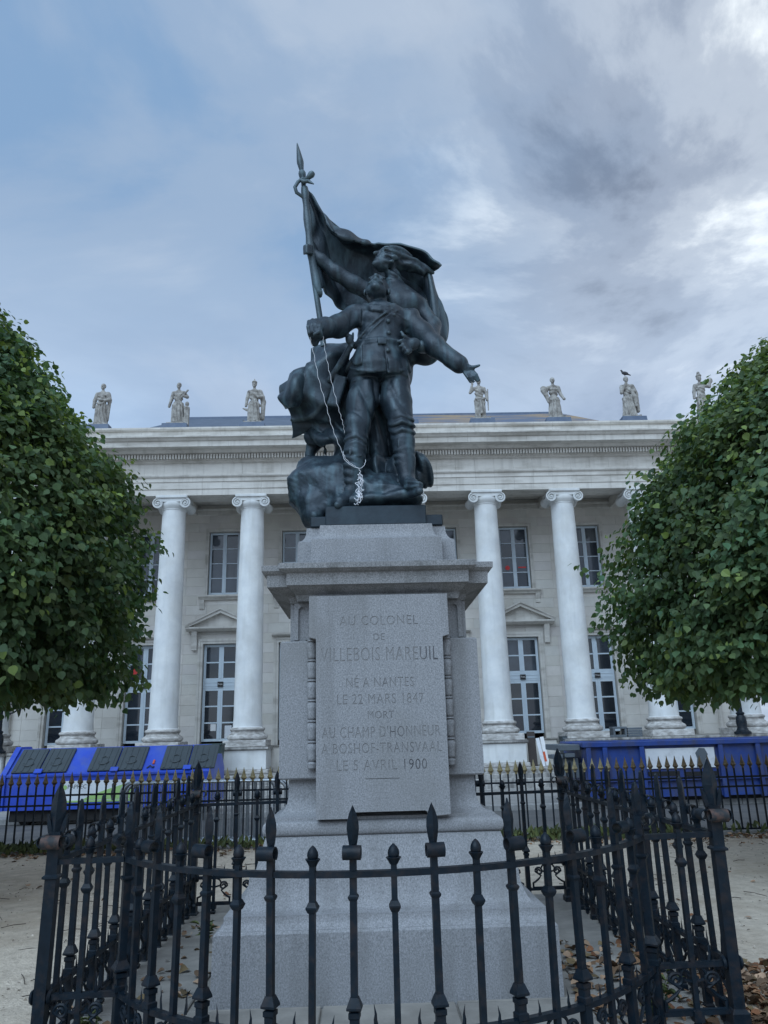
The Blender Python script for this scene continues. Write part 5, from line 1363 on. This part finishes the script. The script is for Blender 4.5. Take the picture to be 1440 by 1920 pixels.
for i in range(12): MB().box(-.39,.39,-.262,-.252,.06+i*.078,.11+i*.078).build('slat','grey_plastic',b)
x0=at(1143,1390,29.5)[0]
b=thing('plastic_crate','grey plastic crates stacked on the wall between two columns, above the skip','crate',(x0+.55,29.62,1.228))
m=MB(); m.bbox(-.62,.10,-.22,.22,0,.09,.01); m.box(-.40,-.33,-.22,.22,.09,.30); m.box(.03,.10,-.22,.22,.09,.30); m.bbox(-.42,.12,-.22,.22,.30,.38,.01); m.build('crate','grey_plastic',b)
for i in range(4): MB().bbox(.14,.68,-.22,.22,.005+.085*i,.08+.085*i,.008).build('tray','grey_plastic',b)
# ================================================================ stone statues along the roof
def roof_statue(x, label, arms=(), extra=None, robe=1.0, head_yaw=0.0, hairk='bun', sway=0.0, seed=1, robe_top=.95):
    s=SDF((-.62,-.5,0),(.62,.5,2.32),.0185)
    s.box((0,0,.055),(.38,.34,.055),None,.01,.005)
    s.cap((sway*.3,0,.16),(0,0,robe_top),.27*robe,.20,.04,sy=.85); s.ell((0,0,.98),(.215,.175,.16),None,.08)
    for sx in (-1,1): s.chain([(sx*.10+sway,-.10,.14),(sx*.09+sway*.5,-.10,.55),(sx*.09,-.04,.95)],[.075,.09,.11],.06); s.ell((sx*.09+sway,-.22,.135),(.05,.10,.04),None,.02)
    s.ell((0,0,1.33),(.185,.135,.24),None,.08); s.chain([(-.20,0,1.55),(0,.01,1.60),(.20,0,1.55)],[.075,.085,.075],.06)
    for sx in (-1,1): s.ell((sx*.085,-.10,1.42),(.075,.06,.07),None,.03)
    s.disp(lambda q:(.028*np.sin(np.arctan2(q[:,1],q[:,0])*11+q[:,2]*4+3.5*vnoise(q*2.2,seed))+.020*vnoise(q*np.array([9,9,3],np.float32),seed+1))*np.clip((1.25-q[:,2])*3,.12,1)*(q[:,2]>.12),.08)
    s.disp(lambda q:.016*np.sin(q[:,2]*34+q[:,0]*18+4*vnoise(q*4,seed+2))*np.exp(-((q[:,2]-1.2)/.35)**2),.05)
    s.cap((0,.01,1.60),(0,0,1.74),.06,.055,.04)
    head(s,(0,-.015,1.88),frame((math.sin(head_yaw),-math.cos(head_yaw),.02)),1.08,.012,hairk)
    for pts,rad in arms: s.chain(pts,rad,.03)
    if extra: extra(s)
    t=thing('roof_statue',label,'statue',(x,29.72,13.93),random.uniform(-.06,.06),'stone statues along the roof edge')
    link('figure',s.mesh('figure','roof_statue_stone',1),t); MB().bbox(-.40,.40,-.36,.36,.0,.035,.01).build('base','roof_statue_stone',t)
    return t
def dn_arm(s_,out=.33,z=.95,y=-.05): return ([(s_*.22,0,1.54),(s_*.29,.0,1.26),(s_*out,y,z)],[.085,.07,.055])
roof_statue(COLX[1],'robed woman roof statue with hands at her waist, leftmost in view',
  [([(-.22,0,1.54),(-.31,0,1.25),(-.33,-.03,.95)],[.09,.08,.06]),([(.22,0,1.54),(.31,-.02,1.26),(.22,-.20,1.16)],[.10,.09,.06]),([(.16,-.18,1.20),(-.10,-.20,1.22)],[.05,.04])],
  lambda s:(s.chain([(.24,0,1.5),(.30,.02,1.2),(.26,.05,.4)],[.09,.07,.05],.05),s.chain([(-.16,-.14,1.1),(.0,-.2,1.02),(.18,-.14,1.12)],.045,.03)),seed=50)
roof_statue(COLX[2],'stone roof statue carrying a scroll on one arm, beside a small carved bust',
  [dn_arm(-1,.36,.92),([(.22,0,1.54),(.36,.0,1.36),(.20,-.16,1.34)],[.085,.07,.05])],
  lambda s:(s.cap((.16,-.17,1.28),(.40,-.10,1.62),.035,.04,.01),s.box((.38,-.02,.45),(.10,.10,.42),None,.02,.03),s.ell((.38,-.05,1.02),(.085,.09,.11),None,.02),s.ell((.38,-.04,.86),(.11,.10,.06),None,.03)),seed=53,hairk='short')
roof_statue(COLX[3],'stone roof statue in a cloak and crested helmet, left of the bronze group',
  [dn_arm(-1,.33,.90),([(.22,0,1.54),(.36,-.02,1.30),(.22,-.2,1.22)],[.09,.08,.06])],
  lambda s:(s.ell((0,.0,1.99),(.115,.13,.06),None,.02),s.cap((0,0,2.02),(0,-.01,2.14),.05,.02,.02),s.chain([(.24,.04,1.55),(.38,.05,1.1),(.36,.06,.35)],[.10,.10,.08],.06),s.chain([(-.2,-.1,1.55),(.05,-.17,1.38),(.25,-.12,1.2)],.05,.03),s.chain([(-.28,-.05,.72),(-.44,-.08,.78)],[.06,.03],.03)),seed=56)
roof_statue(COLX[6],'bare-chested stone roof statue, one arm raised, just below the bronze hand',
  [([(-.22,0,1.54),(-.38,-.02,1.36),(-.28,-.06,1.74),(-.30,-.06,1.90)],[.075,.06,.045,.03]),([(.21,0,1.54),(.30,0,1.28),(.30,-.05,1.0)],[.075,.06,.045])],
  lambda s:(s.cap((.34,-.04,.55),(.36,-.04,1.5),.025,.03,.01),s.chain([(-.18,-.15,1.02),(0,-.2,.98),(.2,-.15,1.05)],.05,.03),s.cap((.0,-.22,1.0),(.02,-.25,.35),.05,.06,.03)),robe=.80,seed=59,robe_top=.85,hairk='short')
roof_statue(COLX[7],'stone roof statue holding a horn of plenty against its shoulder, above the right windows',
  [([(-.22,0,1.54),(-.34,0,1.28),(-.26,-.12,1.0)],[.085,.07,.05]),dn_arm(1,.40,.98,-.10)],
  lambda s:(s.chain([(-.26,-.10,.85),(-.33,-.10,1.15),(-.42,-.08,1.40)],[.05,.09,.13],.03),s.ell((-.42,-.08,1.50),(.13,.11,.09),None,.03),s.ell((.40,-.12,.97),(.07,.06,.06),None,.02)),seed=62,sway=.05)
t8=roof_statue(COLX[8],'cloaked stone roof statue with hand to chin and a pigeon on its head',
  [([(-.22,0,1.54),(-.28,-.10,1.22),(-.06,-.17,1.66)],[.085,.065,.05]),([(.22,0,1.54),(.32,0,1.3),(.18,-.2,1.26)],[.10,.09,.06])],
  lambda s:(s.chain([(.22,.03,1.56),(.36,.05,1.2),(.38,.04,.45)],[.10,.10,.09],.06),s.chain([(.1,-.18,1.3),(.22,-.2,1.0),(.28,-.18,.6)],[.07,.08,.07],.05)),robe=1.05,seed=65)
roof_statue(COLX[9],'stone roof statue in a crested helmet, half hidden behind the right tree',
  [dn_arm(-1,.34,.95),([(.22,0,1.54),(.40,0,1.50),(.46,-.02,1.80)],[.085,.07,.06])],
  lambda s:(s.ell((0,.0,2.0),(.12,.14,.06),None,.02),s.chain([(0,-.1,2.04),(0,0,2.14),(0,.12,2.05)],[.03,.06,.04],.02),s.ell((.46,.0,1.78),(.12,.06,.14),None,.03)),seed=68)
# pigeon
pgx=COLX[8]-.02
pg=thing('pigeon','small dark pigeon perched on the head of a roof statue','bird',(pgx,29.70,13.93+2.035))
s=SDF((-.25,-.14,-.03),(.28,.14,.34),.009)
s.ell((0,0,.12),(.125,.065,.07),roty(R_(18)),.01); s.cap((-.08,0,.16),(-.125,0,.25),.045,.034,.03); s.ell((-.13,0,.262),(.036,.03,.032),None,.01); s.cap((-.16,0,.262),(-.195,0,.252),.012,.004,.006)
s.chain([(.08,0,.10),(.24,0,.035)],[.04,.022],.02)
for sy_ in (-1,1): s.ell((.03,sy_*.055,.13),(.12,.018,.05),roty(R_(20)),.01); s.cap((0,sy_*.025,.07),(0,sy_*.025,-.005),.009,.008,.005)
link('body',s.mesh('body','pigeon'),pg)

# ================================================================ the two clipped lime trees
LV=np.array([(0,0,0),(-.30,.10,.03),(-.46,.34,.05),(-.40,.62,.03),(-.17,.86,-.03),(0,1.04,-.10),(.17,.86,-.03),(.40,.62,.03),(.46,.34,.05),(.30,.10,.03),(0,.5,-.035)],np.float32)
LF=[(0,10,2,1),(10,4,3,2),(10,5,4),(0,9,8,10),(10,8,7,6),(10,6,5)]
LVn=LV.copy(); LVn[:,1]-=0.02
def leaf_mesh_tint(tint):
    me=bpy.data.meshes.new('leaf'); me.from_pydata(LV.tolist(),[],LF); me.materials.append(MAT['leaf']); white_tint(me,tint); return me
def tree(name,label,cx,cy,prof,seed):
    r=np.random.default_rng(seed)
    t=thing(name,label,'tree',(cx,cy,0))
    zs_=np.array([p[0] for p in prof]); rs_=np.array([p[1] for p in prof]); z0,z1=zs_[0],zs_[-1]
    Rz=lambda z: np.interp(z,zs_,rs_)
    # trunk and limbs
    tr=MB(); tr.tube([(0,0,-.05),(.02,.01,.4),(.03,-.02,1.2),(.0,.02,2.1),(-.02,.05,3.4),(.03,0,5.0)],[.26,.19,.165,.15,.10,.04],12); trunk=tr.build('trunk','bark',t,60)
    for i in range(11):
        a=i*2.4+r.random(); zb=2.0+.22*i; L=float(Rz(zb+.5))*.82
        q=[(0,0,zb),(math.cos(a)*L*.4,math.sin(a)*L*.4,zb+.22),(math.cos(a+.12)*L*.75,math.sin(a+.12)*L*.75,zb+.35),(math.cos(a+.1)*L,math.sin(a+.1)*L,zb+.25)]
        MB().tube(q,[.075,.055,.035,.015],8).build('limb','bark',trunk,60)
    def shoots(n,fr0,fr1,facing):
        z=r.uniform(z0,z1,n*3); keep=r.random(n*3)<(Rz(z)/rs_.max()*.8+.2); z=z[keep][:n]
        m=len(z); th=r.uniform(0,2*math.pi,m)
        cam_dir=math.atan2(-cy,-cx); w=r.random(m)<facing; th=np.where(w,cam_dir+r.normal(0,.85,m),th)
        q=np.c_[np.cos(th)*2.1,np.sin(th)*2.1,z*.9].astype(np.float32)
        bumps=.10*vnoise(q,seed)+.09*vnoise(q*2.6,seed+1)+np.where(r.random(m)<.10,.075*r.random(m)**1.5+.015,0)+.05*vnoise(q*6,seed+2)
        rad=Rz(z)*(1+bumps)*r.uniform(fr0,fr1,m)
        ok=vnoise(q*3.4,seed+7)>(-.42 if fr1>1 else -2)
        return z[ok],th[ok],rad[ok]
    def leaves(n,fr0,fr1,per,s0,s1,facing,bright,under=0.0):
        z,th,rad=shoots(n,fr0,fr1,facing)
        m=len(z)
        if under:
            k=int(m*under); rad[:k]=Rz(z0)*np.sqrt(r.random(k)); z[:k]=z0+.05+.25*r.random(k)+.10*vnoise(np.c_[np.cos(th[:k])*rad[:k]*1.3,np.sin(th[:k])*rad[:k]*1.3,z[:k]*0].astype(np.float32),seed+5)
        sl=(np.interp(z+.2,zs_,rs_)-np.interp(z-.2,zs_,rs_))/.4
        out=np.c_[np.cos(th),np.sin(th),np.clip(-sl,-.9,2.2)]; out/=np.linalg.norm(out,axis=1,keepdims=True)
        base=np.c_[np.cos(th)*rad,np.sin(th)*rad,z]
        tw=out*.7+np.array([0,0,.05])+r.normal(0,.35,(m,3)); tw/=np.linalg.norm(tw,axis=1,keepdims=True)
        P_=[];D=[];Nn=[];Sz=[];T=[]
        cl=.70+.42*r.random(m)+.26*vnoise((base*1.3).astype(np.float32),seed+3)
        hue=r.normal(0,.6,m)+vnoise((base*.9).astype(np.float32),seed+8)
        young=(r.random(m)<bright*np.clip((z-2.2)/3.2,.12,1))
        for j in range(per):
            off=(j/(per-1)-.25)*.34
            side=np.cross(tw,[0,0,1.0]); side/=np.linalg.norm(side,axis=1,keepdims=True)+1e-6
            p=base+tw*off+side*((-1)**j*.05)[:,None] if False else base+tw*off+side*((-1)**j*.055)+r.normal(0,.025,(m,3))
            d=out*.45+np.array([0,0,-.72])+side*((-1)**j*.45)+r.normal(0,.33,(m,3))
            nn=out*.55+np.array([0,0,.70])+r.normal(0,.50,(m,3))
            P_.append(p);D.append(d);Nn.append(nn);Sz.append(r.uniform(s0,s1,m)*np.where(young&(j>=per-2),.7,1))
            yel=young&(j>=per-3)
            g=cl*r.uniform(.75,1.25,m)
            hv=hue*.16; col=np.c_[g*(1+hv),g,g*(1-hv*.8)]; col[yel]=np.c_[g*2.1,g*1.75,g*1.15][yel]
            T.append(col)
        P_=np.concatenate(P_);D=np.concatenate(D);Nn=np.concatenate(Nn);Sz=np.concatenate(Sz);T=np.concatenate(T)
        D/=np.linalg.norm(D,axis=1,keepdims=True); X_=np.cross(D,Nn); X_/=np.linalg.norm(X_,axis=1,keepdims=True); Z_=np.cross(X_,D)
        return P_,X_,D,Z_,Sz,T
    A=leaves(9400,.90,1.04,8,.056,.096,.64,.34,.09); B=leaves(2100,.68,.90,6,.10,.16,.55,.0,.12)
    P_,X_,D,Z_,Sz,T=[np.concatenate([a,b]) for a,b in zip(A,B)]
    # the 300 leaves that show largest stand as parts of their own
    wp=P_+np.array([cx,cy,0]); d2=np.linalg.norm(wp-CAMP,axis=1)
    rel=(wp-CAMP)@BAS  # camera coordinates
    u=720+FPX*rel[:,0]/-rel[:,2]; v=960-FPX*rel[:,1]/-rel[:,2]
    inview=(u>0)&(u<1440)&(v>0)&(v<1920)&(np.arange(len(u))<len(A[0]))
    size=Sz/d2*np.abs(np.einsum('ij,ij->i',Z_,(wp-CAMP)/d2[:,None]))
    order=np.argsort(np.where(inview,-size,0))[:300]
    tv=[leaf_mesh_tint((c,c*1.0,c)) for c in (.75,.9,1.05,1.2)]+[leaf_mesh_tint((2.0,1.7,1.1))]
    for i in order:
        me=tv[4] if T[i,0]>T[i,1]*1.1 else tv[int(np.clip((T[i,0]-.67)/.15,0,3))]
        o=bpy.data.objects.new('leaf',me); COL.objects.link(o); o.parent=t
        M=Matrix.Identity(4)
        for a in range(3): M[a][0]=X_[i,a]*Sz[i]; M[a][1]=D[i,a]*Sz[i]; M[a][2]=Z_[i,a]*Sz[i]; M[a][3]=P_[i,a]
        o.matrix_local=M
    keep=np.ones(len(Sz),bool); keep[order]=False
    P_,X_,D,Z_,Sz,T=[a[keep] for a in (P_,X_,D,Z_,Sz,T)]
    n=len(Sz); bend=1+.8*(r.random(n)-.5)
    co=P_[:,None,:]+Sz[:,None,None]*(LV[None,:,0:1]*X_[:,None,:]+LV[None,:,1:2]*D[:,None,:]+LV[None,:,2:3]*bend[:,None,None]*1.6*Z_[:,None,:])
    k=len(LV)
    loops=[];starts=[];c=0
    fl=[i for f in LF for i in f]; ln=[len(f) for f in LF]
    allv=(np.array(fl)[None,:]+k*np.arange(n)[:,None]).ravel().astype(np.int32)
    lens=np.tile(np.array(ln),n); starts=np.concatenate([[0],np.cumsum(lens)[:-1]]).astype(np.int32)
    me=bpy.data.meshes.new('crown'); me.vertices.add(n*k); me.vertices.foreach_set('co',co.astype(np.float32).ravel())
    me.loops.add(len(allv)); me.loops.foreach_set('vertex_index',allv); me.polygons.add(len(starts)); me.polygons.foreach_set('loop_start',starts)
    me.update(calc_edges=True)
    ca=me.color_attributes.new('tint','FLOAT_COLOR','POINT'); ca.data.foreach_set('color',np.repeat(np.c_[T,np.ones(n)],k,axis=0).astype(np.float32).ravel())
    me.materials.append(MAT['leaf']); shade(me,True)
    tag(link('crown',me,t),kind='stuff')
    return t
tree('lime_tree','dense clipped lime tree with dark green leaves at the left edge, over the recycling container',-6.0,9.0,
     [(2.14,2.78),(2.38,2.98),(2.8,3.10),(3.4,3.14),(4.1,3.08),(4.7,2.82),(5.6,2.24),(6.2,1.76),(6.9,1.08),(7.4,.45)],5)
tree('lime_tree','dense clipped lime tree with dark green leaves at the right edge, over the blue skip',6.54,9.0,
     [(2.02,2.72),(2.25,2.96),(2.7,3.10),(3.6,3.03),(4.4,2.76),(5.1,2.32),(5.6,1.86),(6.0,1.38),(6.35,.82),(6.55,.3)],9)
# ================================================================ weeds and fallen leaves
def scatter_leaves(name,pts,size,mat,tints,kind='stuff',up=0.0,narrow=1.0,seed=1,grass=False):
    r=np.random.default_rng(seed); n=len(pts); pts=np.array(pts,float)
    if grass:
        D=np.c_[r.normal(0,.45,n),r.normal(0,.35,n),np.abs(r.normal(1,.25,n))]; Nn=np.c_[r.normal(0,.6,n),-np.ones(n)+r.normal(0,.5,n),r.normal(.2,.3,n)]
    else:
        a=r.uniform(0,6.28,n); D=np.c_[np.cos(a),np.sin(a),r.normal(up,.28,n)]; Nn=np.c_[r.normal(0,.28,n),r.normal(0,.28,n),np.ones(n)]
    D/=np.linalg.norm(D,axis=1,keepdims=True); X_=np.cross(D,Nn); X_/=np.linalg.norm(X_,axis=1,keepdims=True); Z_=np.cross(X_,D)
    Sz=r.uniform(size[0],size[1],n); k=len(LV); cur=r.uniform(1,5,n)
    co=pts[:,None,:]+Sz[:,None,None]*(narrow*LV[None,:,0:1]*X_[:,None,:]+LV[None,:,1:2]*D[:,None,:]+LV[None,:,2:3]*cur[:,None,None]*Z_[:,None,:])
    fl=[i for f in LF for i in f]; ln=[len(f) for f in LF]
    allv=(np.array(fl)[None,:]+k*np.arange(n)[:,None]).ravel().astype(np.int32); lens=np.tile(np.array(ln),n); starts=np.concatenate([[0],np.cumsum(lens)[:-1]]).astype(np.int32)
    me=bpy.data.meshes.new(name); me.vertices.add(n*k); me.vertices.foreach_set('co',co.astype(np.float32).ravel())
    me.loops.add(len(allv)); me.loops.foreach_set('vertex_index',allv); me.polygons.add(len(starts)); me.polygons.foreach_set('loop_start',starts); me.update(calc_edges=True)
    T=np.array(tints)[r.integers(0,len(tints),n)]*r.uniform(.75,1.25,(n,1))
    ca=me.color_attributes.new('tint','FLOAT_COLOR','POINT'); ca.data.foreach_set('color',np.repeat(np.c_[T,np.ones(n)],k,axis=0).astype(np.float32).ravel())
    me.materials.append(MAT[mat]); shade(me,True); o=link(name,me); return o
r5=np.random.default_rng(3)
DT=[(1,1,1),(1.4,1.2,1.0),(.7,.65,.6),(2.3,2.4,2.6),(1.2,.8,.6),(.9,1.0,.8)]
def gpt(x,y,z=.02): return (x,y,gz(y)+z*r5.random()+.006)
pts=[]
for _ in range(1500):   # drift along the foot of the park fence
    x=r5.uniform(-6.8,7.2); dens=.5+.5*math.sin(x*1.3+1)+.35*math.sin(x*3.1); 
    if r5.random()<.35+.5*dens: pts.append(gpt(x,12.30-abs(r5.normal(0,.30)),.04))
for _ in range(1500):   # heap outside the railing, right
    x=2.05+abs(r5.normal(0,.75)); y=4.9+r5.normal(0,.75)
    if y<5.9 and x>2.02: pts.append(gpt(x,y,.05))
for _ in range(260): pts.append(gpt(r5.uniform(1.25,1.95),r5.uniform(4.7,6.6),.03))
for _ in range(60): pts.append(gpt(r5.uniform(-1.6,-1.1),r5.uniform(4.7,7.6),.02))
for _ in range(420):    # single leaves on the sand
    x=r5.uniform(-6,6.5); y=r5.uniform(3.2,12)
    if not(-1.9<x<2.1 and 3.6<y<8.3): pts.append(gpt(x,y,.008))
o=scatter_leaves('fallen_leaves',pts,(.035,.085),'dead_leaf',DT,seed=4); tag(o,'brown and pale dead leaves drifted on the sand by the fences','fallen leaves',kind='stuff')
pts=[]
for x0,w,n in ((-5.2,.5,240),(-4.3,.35,110),(-2.2,.9,260),(-1.3,.4,60),(2.7,.55,330),(3.5,.5,220),(4.3,.3,90),(5.6,.6,60),(-6.2,.4,90),(.4,.8,120)):
    for _ in range(n): pts.append(gpt(x0+r5.normal(0,w),12.36+r5.normal(0,.09),.10))
o=scatter_leaves('weeds',pts,(.05,.13),'weed',[(1,1,1),(1.3,1.2,1),(.8,.8,.7),(1.5,1.2,.9)],narrow=.5,seed=6,grass=True); tag(o,'low green weeds growing along the foot of the park fence','weeds',kind='stuff')
tw_=MB()
for _ in range(260):
    x=r5.uniform(-5.5,6.2); y=r5.uniform(3.3,12)
    if -1.9<x<2.1 and 3.6<y<8.3: continue
    a=r5.uniform(0,3.14); L=r5.uniform(.04,.16); z=gz(y)+.012
    tw_.tube([(x-math.cos(a)*L,y-math.sin(a)*L,z),(x,y+.01,z+.006),(x+math.cos(a)*L,y+math.sin(a)*L,z)],.003,4)
tag(tw_.build('twigs','bark'),'thin dark twigs scattered on the pale sand','twigs',kind='stuff')
pb=[]
for _ in range(5200):
    x=r5.uniform(-5.5,6.2); y=3.2+9*r5.random()**1.5
    if -1.9<x<2.1 and 3.6<y<8.3: continue
    pb.append(gpt(x,y,.002))
tag(scatter_leaves('gravel',pb,(.008,.026),'sand_stone',[(1,1,1),(.6,.6,.6),(1.3,1.3,1.3),(.45,.42,.4)],seed=12),'small gravel and grit on the sand','gravel',kind='stuff')
# plants inside the railing
def plant(x,y,n,h,label,seed):
    r=np.random.default_rng(seed); p=thing('weed_plant',label,'plant',(x,y,0))
    m=MB(); lv=[]
    for i in range(n):
        a=r.uniform(0,6.28); L=h*r.uniform(.6,1); tip=np.array([math.cos(a)*L*.35,math.sin(a)*L*.35,L]); m.tube([(0,0,0),tip*.5*np.array([.7,.7,1.1]),tip],[.004,.003,.0015],5)
        for k in range(7): lv.append(tip*(.25+.75*k/6)+r.normal(0,.008,3))
    st=m.build('stems','weed',p); white_tint(st.data)
    o=scatter_leaves('leaves',lv,(h*.22,h*.4),'weed',[(1,1,1),(1.3,1.2,1)],narrow=.28,seed=seed+1,up=.5); o.parent=p
a_=at(388,1752,6.9); plant(a_[0]-.02,6.95,5,.20,'small green weed growing between the slabs left of the pedestal',21)
plant(1.62,4.95,8,.24,'leafy weed growing inside the railing by its right front corner',23)
plant(-1.55,4.85,6,.20,'leafy weed growing inside the railing by its left front corner',25)
